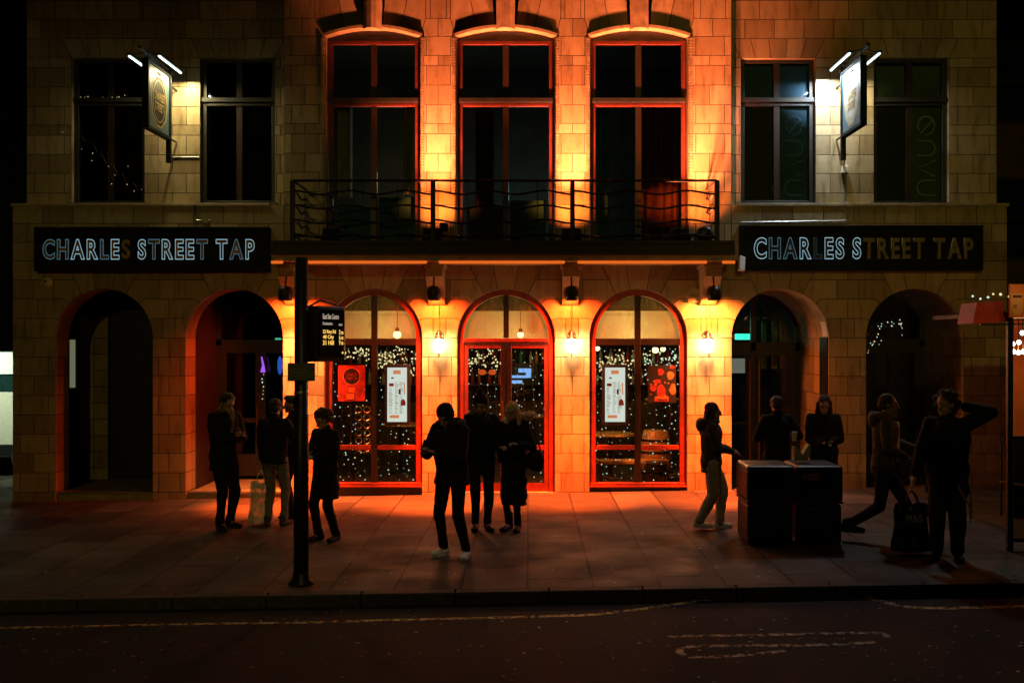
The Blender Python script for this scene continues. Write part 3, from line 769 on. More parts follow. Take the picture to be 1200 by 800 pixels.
for z in (ZB(225), ZB(242), ZB(259), ZB(276)):
    mb = MB()
    for i in range(3):
        a, b = posts[i], posts[i+1]; n = 44
        mb.tube([(a+(b-a)*k/n, -BD+.055, z+.028*math.sin(2*PI*2.5*k/n+PI*.5)) for k in range(n+1)], .016, 6)
    for p in (posts[0], posts[3]):
        mb.tube([(p, -.01-(BD-.065)*k/16, z+.028*math.sin(2*PI*1.5*k/16+1.5)) for k in range(17)], .015, 6)
    mb.build('wavy_rail', M['iron'], bal)
for i in range(3):
    a, b = posts[i], posts[i+1]
    for t in (.25, .5, .75):
        mb = MB(); x = a+(b-a)*t; mb.tube([(x, -BD+.055, 3.93), (x, -BD+.055, zt)], .008, 6); mb.build('thin_baluster', M['iron'], bal)
BX = [-3.73, -1.46, .65, 2.83]
for bx in BX:   # scroll console brackets
    mb = MB(); w = .125
    prof = [(0, 3.62), (-.62, 3.62), (-.64, 3.52), (-.60, 3.42), (-.50, 3.34), (-.40, 3.26), (-.30, 3.12), (-.20, 3.04), (-.10, 3.0), (0, 2.99)]
    mb.prism([Vector((bx-w, y, z)) for y, z in prof], (2*w, 0, 0)); mb.span(bx-w-.03, bx+w+.03, -.66, 0, 3.56, 3.625)
    for s in (-1, 1): mb.tube([(bx+s*w, -.50+.09*math.cos(t)*.9, 3.47+.09*math.sin(t)) for t in [k*.5 for k in range(13)]], .014, 5)
    mb.build('console_bracket', M['plainstone'], bal)

# ================================================================= lamps on the facade
def can_light(bx, lab):
    e = empty('downlight', (bx, -.64, 3.15), 0, lab, 'downlight', 'black downlights under the balcony brackets')
    mb = MB(); mb.lathe([(.03, .12), (.075, .11), (.105, .05), (.11, -.03), (.10, -.10), (.088, -.105), (.08, -.05)], (0, 0, 0), 18); lmesh(mb, 'lamp_housing', M['blackmetal'], e, True)
    mb = MB(); mb.lathe([(.078, -.06), (.078, -.064)], (0, 0, 0), 16); lmesh(mb, 'lens', M['led'], e)
    mb = MB(); mb.tube([(0, 0, .11), (0, .04, .22), (0, .12, .34)], .014, 6); lmesh(mb, 'bracket_arm', M['blackmetal'], e)
    return e
dl = ['black downlight on the bracket behind the bus stop pole', 'black downlight under the bracket between the left window and the double door', 'black downlight under the bracket between the double door and the right window', 'black downlight under the bracket beside the pentagon alarm box']
for bx, lab in zip(BX, dl): can_light(bx, lab)
segs = [(317, 331, 'short orange light strip at the left end of the balcony underside'), (361, 500, 'orange light strip under the balcony left of the door bracket'), (514, 662, 'orange light strip under the balcony above the double door'), (677, 829, 'orange light strip under the balcony above the right arched window'), (847, 862, 'short orange light strip beside the white floodlight at the right sign')]
segs[1] = (350, 500, segs[1][2])
for a, b, lab in segs:
    mb = MB(); mb.span(XB(a), XB(b), -.93, -.90, 3.588, 3.630, bev=.008); o = mb.build('light_strip', M['led'], None); tag(o, lab, 'light strip', 'orange light strips under the balcony')
# flood lights standing on the balcony floor
def flood(x, y, z, tilt, lab, round_=False):
    e = empty('floodlight', (x, y, z), 0, lab, 'floodlight', 'floodlights on the balcony floor')
    rot = Euler((R(tilt), 0, 0))
    if round_:
        m = Matrix.Rotation(R(90), 3, 'X')
        mb = MB(); mb.lathe([(.06, .07), (.12, .05), (.135, -.03), (.13, -.05)], (0, 0, .16), 20, mat=m); lmesh(mb, 'lamp_housing', M['blackmetal'], e, True)
    else:
        mb = MB(); mb.box((0, 0, .16), (.30, .07, .20), rot, bev=.012)
        for k in range(7): mb.box(Vector((-.12+.04*k, 0, .16))+rot.to_matrix() @ Vector((0, -.05, 0)), (.008, .05, .17), rot)
        lmesh(mb, 'lamp_housing', M['blackmetal'], e)
    mb = MB(); mb.tube([(-.16, 0, .16), (-.16, 0, .0), (.16, 0, .0), (.16, 0, .16)], .010, 6); lmesh(mb, 'yoke', M['blackmetal'], e)
    return e
FX = [(XB(505), 'floodlight behind the balcony post between left and middle tall windows'), (XB(671), 'floodlight behind the balcony post between middle and right tall windows'), (XB(800), 'finned floodlight in front of the right tall window')]
flood(XB(385), -.72, 3.885, -25, 'unlit finned floodlight at the dark left end of the balcony')
for x, lab in FX: flood(x, -.72, 3.885, -25, lab)
flood(XB(829), -.74, 3.885, -20, 'round black floodlight at the right end of the balcony', True)
# small camera-like box on a stalk
e = empty('small_spotlight', (XB(519), -.8, 3.885), 0, 'small square spotlight on a bent stalk at the balcony rail', 'spotlight')
mb = MB(); mb.tube([(0, 0, 0), (-.01, 0, .15), (.03, 0, .22)], .010, 6); mb.tube([(.0, 0, .02), (.2, .1, .0)], .006, 5); lmesh(mb, 'stalk', M['steel'], e)
mb = MB(); mb.box((.0, 0, .26), (.12, .10, .12), Euler((R(-20), 0, R(15))), bev=.01); lmesh(mb, 'lamp_head', M['blackmetal'], e)
# white box floodlight at the corner of the right sign
e = empty('wall_floodlight', (X(869, .3), -.3, Z(309, .3)), 0, 'small white wall floodlight at the lower left corner of the right sign', 'floodlight')
mb = MB(); mb.box((.0, 0, 0), (.10, .06, .24), Euler((R(-15), R(12), R(20))), bev=.01); lmesh(mb, 'lamp_housing', M['white'], e)
mb = MB(); mb.tube([(0, .02, -.02), (-.03, .15, -.06), (-.03, .3, -.06)], .014, 6); lmesh(mb, 'wall_arm', M['blackmetal'], e)

# wall lanterns
def lantern(px, lab):
    e = empty('wall_lantern', (X(px, .17), -.17, Z(404, .17)), 0, lab, 'wall lantern', 'lit wall lanterns')
    mb = MB(); mb.lathe([(.02, -.115), (.055, -.10), (.075, -.05), (.078, .02), (.066, .07), (.05, .09)], (0, 0, 0), 18); lmesh(mb, 'glass_globe', M['globe'], e, True)
    mb = MB(); mb.lathe([(.09, .085), (.085, .10), (.05, .13), (.03, .15), (.022, .19), (.006, .22)], (0, 0, 0), 18)
    lmesh(mb, 'lantern_cap', M['blackmetal'], e, True)
    mb = MB(); mb.lathe([(.003, -.20), (.013, -.175), (.007, -.155), (.014, -.135), (.013, -.112)], (0, 0, 0), 14); lmesh(mb, 'finial', M['brass'], e, True)
    mb = MB(); mb.tube([(0, .0, .17), (0, .06, .21), (0, .165, .19)], .011, 6)
    for s in (-1, 1): mb.tube([(0, .15, .19)]+[(s*(.03+.04*math.sin(t)), .15, .19-.04*(1-math.cos(t))) for t in (0.3, .9, 1.5, 2.1, 2.7)], .008, 5)
    mb.lathe([(.05, 0), (.05, .02)], (0, .165, .18), 14, mat=Matrix.Rotation(R(90), 3, 'X')); lmesh(mb, 'scroll_bracket', M['blackmetal'], e)
    mb = MB(); k = .72; mb.tube([(0, .155, .2), (.01, .158, .35), (-.008, .158, .5), (0, .158, k)], .006, 5); mb.ell((0, .15, k-.02), (.03, .02, .04)); lmesh(mb, 'supply_cable', M['wire'], e)
    return e
lantern(514, 'lit wall lantern left of the double door'); lantern(670, 'lit wall lantern right of the double door'); lantern(830, 'lit wall lantern beside the glazed corner entrance')

# ================================================================= fascia signs
def cap_h(): pass
WORD = 'CHARLES STREET TAP'
def fascia(px0, px1, py0, py1, tx0, tx1, ty0, ty1, lab, state, face_mat):
    d = .16; e = empty('fascia_sign', (X((px0+px1)/2, d), -d, Z((py0+py1)/2, d)), 0, lab, 'pub sign')
    a, b, t, bo = X(px0, d), X(px1, d), Z(py0, d), Z(py1, d)
    mb = MB(); mb.span(a, b, -d+.02, -.006, bo, t, bev=.008); mb.build('sign_board', M['signback'], e)
    mb = MB(); g = .035
    for (u, v, w, x_) in ((a, b, t-g, t), (a, b, bo, bo+g), (a, a+g, bo+g, t-g), (b-g, b, bo+g, t-g)): mb.span(u, v, -d-.015, -d+.019, w, x_, bev=.004)
    mb.build('sign_frame', M['signback'], e)
    hz = Z(ty0, d)-Z(ty1, d); x = 0; items = []
    for ch in WORD:
        if ch == ' ': x += hz*.30; continue
        me = text_mesh(ch, .030, .5); xs = [v.co.x for v in me.vertices]; ys = [v.co.y for v in me.vertices]
        bw = max(xs)-min(xs); bh = max(ys)-min(ys); w = hz*bw/bh*.66; 
        if ch in 'CSA': w *= 1.02
        items.append((ch, x, w, me, (min(xs), min(ys), bw, bh))); x += w+hz*.135
    tot = x-hz*.135; k = (X(tx1, d)-X(tx0, d))/tot; X0 = X(tx0, d); Zb = Z(ty1, d)
    for (ch, lx, w, me, (mx, my, bw, bh)), st in zip(items, state):
        for v in me.vertices:
            v.co = Vector((X0+k*(lx+(v.co.x-mx)/bw*w), -d-.02-(v.co.z+.5)*.03, Zb+(v.co.y-my)/bh*hz))
        me.materials.clear(); me.materials.append(M[face_mat[0] if st == 0 else face_mat[1]]); lt = link('letter', me, e)
        if st:
            om = text_mesh(ch, .030, 0, outline=.013)
            for v in om.vertices:
                v.co = Vector((X0+k*(lx+(v.co.x-mx)/bw*w), -d-.05-(v.co.z)*.25, Zb+(v.co.y-my)/bh*hz))
            om.materials.clear(); om.materials.append(M[('', 'cyan', 'cyan2', 'cyan3')[st]]); link('neon_outline', om, lt)
    return e
#               C H A R L E S  S T R E E T  T A P
fascia(40, 315, 266, 318, 52, 299, 281, 304, 'left black fascia sign with brass letters edged in cyan light', [2,2,1,1,2,1,0, 1,2,1,1,1,2, 1,2,1], ('letter', 'letter'))
fascia(868, 1152, 264, 317, 883, 1139, 279, 303.5, 'right black fascia sign, left half edged in cyan light and right half unlit', [1,2,2,1,3,1,1, 1,0,0,0,0,0, 0,0,0], ('letter_dark', 'letter_black'))

# ================================================================= hanging signs
def hanging(side, X0, zt, lab):
    """side: -1 the panel's lit face looks towards +x (left sign), +1 looks towards -x (right sign)"""
    e = empty('hanging_sign', (X0, -.2, zt-1.0), 0, lab, 'hanging sign', 'double sided hanging pub signs')
    y0, y1 = -.25, -1.2; zb = zt-1.03
    mb = MB(); mb.span(X0-.03, X0+.03, y0, y1, zb, zt); mb.build('sign_panel', simple('deep_blue_sign_paint', (.05, .12, .17), .45, var=.2, scale=3, bmp=.03), e)
    mb = MB(); g = .05
    for (a, b, c, d_) in ((y0, y1, zt-g, zt), (y0, y1, zb, zb+g), (y0, y0-g, zb+g, zt-g), (y1+g, y1, zb+g, zt-g)): mb.span(X0-.05, X0+.05, a, b, c, d_, bev=.005)
    mb.build('sign_frame', M['signback'], e)
    yc = (y0+y1)/2; zc = (zt+zb)/2-.02
    gold = simple('faded_gold_paint', (.34, .26, .12), .5, var=.3)
    for s in (-1, 1):
        xf = X0+s*.0325; mb = MB()
        def ring(ry, rz, sc_=0.0): return [(yc+ry*math.cos(t)*(1+sc_*math.cos(10*t)), zc+rz*math.sin(t)*(1+sc_*math.cos(10*t))) for t in [2*PI*k/60 for k in range(60)]]
        o, i_ = ring(.33, .40, .03), ring(.30, .37, .03)
        for k in range(60):
            j = (k+1) % 60; mb.face([(xf, *o[k]), (xf, *o[j]), (xf, *i_[j]), (xf, *i_[k])])
        mb.tube([(xf, yc+dy, zc+.42) for dy in (-.06, 0, .06)], .014, 6)
        o, i_ = ring(.25, .32), ring(.235, .305)
        for k in range(60):
            j = (k+1) % 60; mb.face([(xf, *o[k]), (xf, *o[j]), (xf, *i_[j]), (xf, *i_[k])])
        bdg = mb.build('badge_ring', gold, e)
        mb = MB(); mb.face([(X0+s*.0315, *p) for p in ring(.296, .366, .03)]); mb.build('badge_field', M['signback'] if side < 0 else simple('silver_badge', (.30, .30, .26), .5, var=.4, scale=7), e)
        ux = (0, 1, 0) if s > 0 else (0, -1, 0)
        xt = X0+s*.034
        text_obj('badge_lettering', 'CHARLES', gold, e, (xt, yc, zc+.07), ux, (0, 0, 1), .13, .40, .02)
        text_obj('badge_lettering', 'STREET', gold, e, (xt, yc, zc-.09), ux, (0, 0, 1), .13, .36, .02)
    mb = MB(); mb.tube([(X0, -.0-DW*0, zt+.07), (X0, -1.38, zt+.10)], .024, 8); mb.ell((X0, -1.38, zt+.10), (.03, .04, .03))
    mb.tube([(X0, -.3, zt+.07), (X0, -.3, zt)], .012, 6); mb.tube([(X0, -1.1, zt+.09), (X0, -1.1, zt)], .012, 6)
    for y in (-.45, -1.15): mb.tube([(X0-.24, y, zt+.045), (X0, y, zt+.09), (X0+.24, y, zt+.045)], .010, 6)
    mb.tube([(X0, .11, zt-.16), (X0, -.27, zt-.16)], .02, 6); mb.tube([(X0, .1, zb+.04), (X0, -.27, zb+.04)], .016, 6); mb.span(X0-.04, X0+.04, -.21, -.26, zb-.35, zt+.1, bev=.005)
    mb.build('support_arm', M['blackmetal'], e)
    for s in (-1, 1):
        xs = X0+s*.22
        mb = MB(); mb.span(xs-.035, xs+.035, -.3, -1.26, zt+.02, zt+.05, bev=.006); fx = mb.build('light_fitting', M['blackmetal'], e)
        mb = MB(); mb.tube([(xs, -.32, zt+.008), (xs, -1.24, zt+.008)], .013, 8); mb.build('tube', M['tube'], fx)
    return e
HL = (-5.66, 6.60); HR = (4.935, 6.64)
hanging(-1, HL[0], HL[1], 'blue hanging sign with gold oval badge above the left fascia sign')
hanging(1, HR[0], HR[1], 'hanging sign with pale silver oval badge above the right fascia sign')
# conduit and junction box below the right hanging sign
e = empty('junction_box', (X(991), .08, Z(198)), 0, 'small white junction box and conduit below the right hanging sign', 'junction box')
mb = MB(); mb.span(X(988), X(995), .02, .118, Z(202), Z(193.5), bev=.008); mb.build('box', M['white'], e)
mb = MB(); mb.tube([(X(991), .10, Z(178)), (X(991), .10, Z(194))], .009, 6); mb.tube([(X(991), .09, Z(202)), (X(993), .09, Z(215)), (X(993), .09, Z(236)), (X(993), -.05, Z(242)), (X(993), -.03, Z(256)), (X(990), -.03, Z(259)), (X(930), -.03, Z(260)), (X(868), -.03, Z(261)), (X(866), -.03, Z(266)), (X(866), -.03, Z(298))], .016, 6)
mb.build('conduit', M['steel'], e)
e = empty('floodlight_bracket', (X(222), -.03, Z(258)), 0, 'thin grey conduit bend on the ledge above the left fascia sign', 'conduit')
mb = MB(); mb.tube([(X(200), .10, Z(183)), (X(231), .10, Z(183))], .012, 6); mb.build('cable_clip_rail', M['steel'], e); mb = MB(); mb.tube([(X(230), -.05, Z(240)), (X(228), -.05, Z(250)), (X(231), -.05, Z(258)), (X(236), -.05, Z(259)), (X(247), -.05, Z(259))], .014, 6); mb.span(X(238), X(246), -.08, -.02, Z(262), Z(257)); mb.build('conduit', M['steel'], e)
# alarm bell and pentagon alarm box
e = empty('alarm_bell', (X(56), -.05, Z(330)), 0, 'round cream alarm bell below the left end of the left sign', 'alarm bell')
mb = MB(); mb.lathe([(.085, 0), (.085, .03), (.06, .06), (.02, .07)], (X(56), 0, Z(330)), 20, mat=Matrix.Rotation(R(90), 3, 'X')); mb.build('bell', M['cream'], e, True)
mb = MB(); mb.lathe([(.018, .07), (.018, .085)], (X(56), 0, Z(330)), 10, mat=Matrix.Rotation(R(90), 3, 'X')); mb.build('centre_bolt', M['blackmetal'], e)
e = empty('alarm_box', (X(812), -.05, Z(345)), 0, 'five sided alarm box beside the right balcony bracket', 'alarm box')
pp = [(803, 344), (812, 336.5), (822, 341), (821, 354), (806, 355)]
mb = MB(); mb.prism([Vector((X(a), -.11, Z(b))) for a, b in pp], (0, .10, 0)); mb.build('box', simple('pale_alarm_cover', (.5, .4, .25), .4), e)
text_obj('box_lettering', 'ADT'[:0] or 'alarm', M['menuline'], e, (X(812.5), -.112, Z(345.5)), (1, 0, 0), (0, 0, 1), .045)
# ================================================================= menus and posters
def menu(px0, px1, lab):
    e = empty('menu_case', (X((px0+px1)/2), 0, Z(498)), 0, lab, 'menu board', 'backlit menu cases on the windows')
    a, b = X(px0-3.4), X(px1+3.4); mb = MB()
    mb.span(a, b, -.012, .05, Z(498), Z(427), bev=.006); mb.build('case', M['blackmetal'], e)
    y = -.0135; mb = MB(); mb.face([(X(px0), y, Z(494)), (X(px1), y, Z(494)), (X(px1), y, Z(430.5)), (X(px0), y, Z(430.5))]); mb.build('menu_sheet', M['menuwhite'], e)
    w = px1-px0
    def r(x0, x1, y0, y1, mat, lst): lst.append((px0+w*x0, px0+w*x1, 430.5+63.5*y0, 430.5+63.5*y1))
    groups = {'menuorange': [(.30, .68, .05, .12), (.12, .60, .875, .93), (.84, .9, .28, .5)], 'menured': [(.09, .33, .29, .345), (.68, .93, .64, .70)], 'menudark': [(.2, .33, .18, .205), (.58, .68, .40, .49)]}
    for mt, rs in groups.items():
        mb = MB()
        for (x0, x1, y0, y1) in rs: mb.face([(X(px0+w*x0), y-.0015, Z(430.5+63.5*y1)), (X(px0+w*x1), y-.0015, Z(430.5+63.5*y1)), (X(px0+w*x1), y-.0015, Z(430.5+63.5*y0)), (X(px0+w*x0), y-.0015, Z(430.5+63.5*y0))])
        if mt == 'menured':
            pts = [(.68, .64), (.93, .64), (.89, .60), (.83, .58), (.78, .58), (.72, .60)]
            mb.face([(X(px0+w*p), y-.0015, Z(430.5+63.5*q)) for p, q in pts])
        mb.build('menu_print', M[mt], e)
    mb = MB(); rnd = random.Random(px0)
    for col in (.08, .38, .62):
        yv = .37 if col < .3 else .27
        while yv < .84:
            ln = rnd.uniform(.10, .22); mb.face([(X(px0+w*col), y-.001, Z(430.5+63.5*(yv+.010))), (X(px0+w*(col+ln)), y-.001, Z(430.5+63.5*(yv+.010))), (X(px0+w*(col+ln)), y-.001, Z(430.5+63.5*yv)), (X(px0+w*col), y-.001, Z(430.5+63.5*yv))]); yv += rnd.choice((.022, .022, .034))
    mb.build('menu_text', M['menugrey'], e)
menu(454, 477, 'backlit menu case on the left arched window'); menu(709, 732.5, 'backlit menu case on the right arched window')
pr = simple('dark_red_poster', (.40, .03, .015), .5, var=.5, scale=9); po = simple('orange_poster_print', (.75, .14, .03), .5, var=.3); pk = simple('black_poster_print', (.02, .012, .01), .5)
e = empty('window_poster', (X(410), .02, Z(470)), 0, 'red poster with a round dark badge behind the left arched window', 'poster')
mb = MB(); mb.span(X(395.5), X(427), .04, .045, Z(470), Z(428)); mb.build('poster_sheet', pr, e)
mb = MB(); cxx, czz = X(411.5), Z(441)
mb.face([(cxx+.125*math.cos(t), .037, czz+.125*math.sin(t)) for t in [2*PI*k/32 for k in range(32)]]); mb.build('badge', pk, e)
mb = MB()
for k in range(40):
    a, b = 2*PI*k/40, 2*PI*(k+1)/40; mb.face([(cxx+q*math.cos(t), .036, czz+q*math.sin(t)) for t, q in ((a, .128), (b, .128), (b, .142), (a, .142))])
mb.span(cxx-.05, cxx+.05, .035, .037, Z(460), Z(454)); mb.span(cxx-.08, cxx+.04, .034, .036, Z(468), Z(461.5)); mb.build('badge_ring', po, e)
text_obj('badge_lettering', 'CHARLES', pr, e, (cxx, .036, czz+.03), (1, 0, 0), (0, 0, 1), .05, .17); text_obj('badge_lettering', 'STREET TAP', pr, e, (cxx, .036, czz-.035), (1, 0, 0), (0, 0, 1), .045, .19)
e = empty('window_poster', (X(776), .02, Z(472)), 0, 'orange and black poster of a crowd behind the right arched window', 'poster')
mb = MB(); mb.span(X(760), X(792.5), .04, .045, Z(472), Z(428)); mb.build('poster_sheet', pk, e)
mb = MB(); rnd = random.Random(5)
def blob(px, py, rx, ry, mb, y): mb.face([(X(px)+rx*math.cos(t)*(1+.15*math.sin(3*t+px)), y, Z(py)+ry*math.sin(t)) for t in [2*PI*k/18 for k in range(18)]])
for a_ in ((774.5, 436, .05, .055, .0375), (766, 455, .055, .05, .037), (775, 458, .07, .10, .0372), (788, 430, .04, .03, .037), (771, 447, .06, .035, .0371)): mb = MB(); blob(*a_[:4], mb, a_[4]); mb.build('poster_figure', pr, e)
mb = MB(); blob(786, 440, .055, .065, mb, .0365); blob(789, 456, .05, .09, mb, .0362); mb.span(X(768), X(784), .035, .036, Z(467.5), Z(464.5))
for k in range(14): blob(rnd.uniform(763, 790), rnd.uniform(445, 470), rnd.uniform(.008, .022), rnd.uniform(.006, .018), mb, .0355-k*.0001)
mb.build('poster_print', po, e)
for (cc, lst) in ((0, [(768, 461), (788, 461)]),):
    mb = MB()
    for k in range(5): mb.span(X(768+k*3.3), X(770.5+k*3.3), .034, .035, Z(470.5), Z(468.6))
    mb.build('poster_lettering', pr, e)

# ================================================================= fairy lights
def bulb_mesh():
    bm = bmesh.new(); bmesh.ops.create_icosphere(bm, subdivisions=1, radius=.0105)
    me = bpy.data.meshes.new('bulb'); bm.to_mesh(me); bm.free(); me.materials.append(M['bulb']); return me
BME = bulb_mesh(); BMW = BME.copy(); BMW.materials.clear(); BMW.materials.append(M['bulbwarm'])
rnd = random.Random(3)
def strand(pts, n, lab, group, warm=False, jit=.01, scale=(.7, 1.25)):
    pts = [Vector(p) for p in pts]; e = empty('fairy_light_string', pts[0], 0, lab, 'fairy lights', group)
    mb = MB(); mb.tube([p-pts[0] for p in pts], .0022, 4); lmesh(mb, 'wire', M['wire'], e)
    L = [0]
    for i in range(1, len(pts)): L.append(L[-1]+(pts[i]-pts[i-1]).length)
    for k in range(n):
        t = L[-1]*(k+.5)/n; i = max(j for j in range(len(L)-1) if L[j] <= t); f = (t-L[i])/(L[i+1]-L[i]); p = pts[i].lerp(pts[i+1], f)-pts[0]
        b = bpy.data.objects.new('bulb', BMW if (warm or rnd.random() < .3) else BME); C.objects.link(b); b.parent = e
        b.location = p+Vector((rnd.uniform(-jit, jit), rnd.uniform(-jit, jit), rnd.uniform(-jit, jit))); s = rnd.uniform(*scale); b.scale = (s, s, s)
def curtain(panes, ytop, ybot, nper, lab, y=.20):
    for (a, b) in panes:
        for k in range(nper):
            px = a+(b-a)*(k+.5)/nper+rnd.uniform(-1, 1); x = X(px, -y); zt_, zb_ = Z(ytop, -y), Z(ybot+rnd.uniform(-6, 4), -y); ph = rnd.uniform(0, 6)
            pts = [(x+.015*math.sin(ph+j*1.1), y+rnd.uniform(-.01, .01), zt_+(zb_-zt_)*j/14) for j in range(15)]
            strand(pts, 17, lab, lab, jit=.05, scale=(.35, 1.15))
curtain(((388, 432), (443, 486)), 406, 566, 5, 'strings of white fairy lights hanging behind the left arched window')
curtain(((547, 587), (600, 639)), 408, 566, 4, 'strings of white fairy lights hanging behind the double door glass')
curtain(((698, 742), (754, 798)), 406, 566, 5, 'strings of white fairy lights hanging behind the right arched window')
def cluster(a, b, y0, y1, y, n, lab, warm=True):
    m = 22; pts = [(X(a+(b-a)*k/m, -y), y+rnd.uniform(-.08, .08), Z(rnd.uniform(y0, y1), -y)) for k in range(m+1)]
    strand(pts, n, lab, 'bundled warm fairy lights inside the pub', warm, .05, (.8, 1.7))
cluster(441, 485, 406, 440, .5, 95, 'bundle of warm fairy lights above the menu in the left arched window')
cluster(389, 432, 406, 424, .6, 60, 'sparse warm fairy lights above the round badge poster')
cluster(549, 588, 409, 432, .5, 60, 'bundle of warm fairy lights at the top of the left door leaf')
cluster(700, 742, 406, 445, .7, 90, 'bundle of warm fairy lights above the menu in the right arched window')
cluster(756, 796, 406, 445, .6, 90, 'bundle of greenish fairy lights above the crowd poster', False)
mb = None
pts = [(X(1016+44*k/12, -1.4), 1.4, Z(412-34*math.sin(k/12*2.2)+rnd.uniform(-9, 9), -1.4)) for k in range(13)]
strand(pts, 26, 'added fairy lights standing for reflections in the dark far right arch', None, False, .07, (.6, 1.3))  # glowing bulbs added in place of reflections in the door glass
strand([(X(308, -1.4), 1.4, Z(436, -1.4)), (X(309, -1.4), 1.4, Z(470, -1.4))], 7, 'short fairy light string in the dark arch second from the left', None, False, .02)
strand([(X(84+76*k/16, -.1), .17, Z((112 if k % 2 else 116)+rnd.uniform(-3, 3), -.1)) for k in range(17)], 16, 'small fairy lights across the far left upper window', None, True, .02, (.3, .7))
strand([(X(84+76*k/16, -.1), .17, Z(150+k*4.6+rnd.uniform(-5, 5), -.1)) for k in range(17)], 14, 'scattered small lights standing for reflections low in the far left upper window', None, True, .22, (.3, .6))  # bulbs added to imitate scattered reflections on this window
e = empty('neon_lamp', (X(308, -1.4), 1.4, Z(436, -1.4)), 0, 'purple neon lamp glowing in the arch second from the left', 'neon lamp')
mb = MB(); mb.tube([(X(306.5, -1.4), 1.4, Z(418, -1.4)), (X(308.5, -1.4), 1.4, Z(428, -1.4)), (X(308, -1.4), 1.4, Z(436, -1.4))], [.012, .02, .045], 8); mb.build('tube', emit('purple_neon', (.45, .12, 1), .9), e)
e = empty('neon_lamp', (X(328, -1.4), 1.4, Z(436, -1.4)), 0, 'blue oval neon sign glowing in the arch second from the left', 'neon lamp')
mb = MB(); mb.ell((X(328, -1.4), 1.4, Z(428, -1.4)), (.045, .02, .16)); mb.build('tube', emit('blue_neon', (.03, .14, .8), .55), e)
e = empty('exit_sign', (X(326, -1.4), 1.4, Z(397, -1.4)), 0, 'small green glowing exit light in the arch second from the left', 'exit light')
mb = MB(); mb.box((X(326, -1.4), 1.4, Z(397, -1.4)), (.10, .03, .035)); mb.build('lit_panel', emit('green_exit', (.06, .7, .35), .6), e)

# ================================================================= inside the bar
def shade_lamp(px, py, y, lab, r=.085):
    e = empty('pendant_lamp', (X(px, -y), y, Z(py, -y)), 0, lab, 'pendant lamp', 'pendant lamps inside the bar')
    mb = MB(); mb.ell((0, 0, 0), (r, r, r), n=14); lmesh(mb, 'globe', M['pendant'], e, True)
    mb = MB(); mb.tube([(0, 0, r), (0, 0, 3.5-Z(py, -y))], .006, 5); mb.lathe([(.04, r-.02), (.03, r+.05)], (0, 0, 0), 10); lmesh(mb, 'flex', M['blackmetal'], e)
shade_lamp(465.5, 392, .9, 'round glowing pendant lamp in the left arched window', .066)
shade_lamp(610, 392, 1.2, 'round glowing pendant lamp above the right door leaf', .055)
shade_lamp(700, 408, 3.0, 'small pendant lamp far inside the right arched window', .05)
shade_lamp(768, 410, 3.0, 'small pendant lamp above the crowd poster', .06); shade_lamp(777, 409, 3.2, 'second small pendant lamp above the crowd poster', .05)
e = empty('back_bar', (X(600, -5), 5, 0.03), 0, 'dark back bar with shelves of bottles inside the pub', 'bar')
mb = MB(); mb.span(X(400, -5), X(800, -5), 4.9, 5.5, .03, 1.15, bev=.01); mb.build('bar_counter', M['wood'], e)
mb = MB()
for z in (1.5, 1.95, 2.4): mb.span(X(400, -5), X(800, -5), 5.6, 5.85, z-.03, z)
mb.build('bottle_shelf', M['wood'], e)
bot = []
for nm, col in (('amber', (.5, .2, .03)), ('green', (.05, .25, .1)), ('clear', (.5, .5, .42)), ('red', (.4, .05, .02))):
    m, nt, b = newmat(nm+'_bottle_glass'); b.inputs['Base Color'].default_value = (*col, 1); b.inputs['Roughness'].default_value = .12; b.inputs['Emission Color'].default_value = (*col, 1); b.inputs['Emission Strength'].default_value = .0
    mb = MB(); mb.lathe([(.036, 0), (.038, .01), (.038, .17), (.03, .2), (.014, .23), (.013, .29), (.016, .30)], (0, 0, 0), 10); bot.append(mb.mesh('bottle', m, True))
for z in (1.5, 1.95, 2.4):
    x = X(402, -5)
    while x < X(798, -5):
        o = bpy.data.objects.new('bottle', rnd.choice(bot)); C.objects.link(o); o.location = (x, 5.72, z); o.scale = (1, 1, rnd.uniform(.8, 1.15)); tag(o, 'spirit bottle standing on the back bar shelves', 'bottle', 'spirit bottles on the back bar shelves'); x += rnd.choice((.10, .12, .15, .22))
mb = MB(); mb.lathe([(.20, 0), (.27, .25), (.29, .42), (.27, .6), (.21, .85), (.20, .86)], (0, 0, 0), 24)
e = empty('barrel', (X(768, -1.3), 1.3, .03), 0, 'amber wooden barrel low inside the right arched window', 'barrel'); lmesh(mb, 'staves', M['lightwood'], e, True)
mb = MB()
for z, r in ((.15, .255), (.35, .292), (.5, .289), (.7, .255)): mb.lathe([(r, z-.02), (r, z+.02)], (0, 0, 0), 24)
lmesh(mb, 'hoop', M['blackmetal'], e)
def table(px, y, lab, h=.95, r=.36):
    e = empty('pub_table', (X(px, -y), y, .03), 0, lab, 'table', 'round tables inside the bar')
    mb = MB(); mb.lathe([(r, h-.035), (r+.01, h-.02), (r, h)], (0, 0, 0), 28); lmesh(mb, 'table_top', M['lightwood'], e)
    mb = MB(); mb.lathe([(.22, 0), (.2, .03), (.04, .06), (.035, h-.04)], (0, 0, 0), 16); lmesh(mb, 'pedestal', M['blackmetal'], e)
table(715, 1.4, 'round amber table inside the right arched window, left side', .8, .42); table(777, 2.3, 'tall round table inside the right arched window, right side', 1.35, .33); table(470, 2.2, 'round table inside the left arched window', .9); table(575, 2.6, 'round table behind the double door', .9); table(625, 3.0, 'second round table behind the double door', 1.0)
e = empty('bench', (X(730, -1.0), .9, .03), 0, 'low amber wooden bench along the right arched window', 'bench')
mb = MB(); mb.span(-.45, .75, -.15, .15, .34, .40, bev=.01); lmesh(mb, 'seat', M['lightwood'], e)
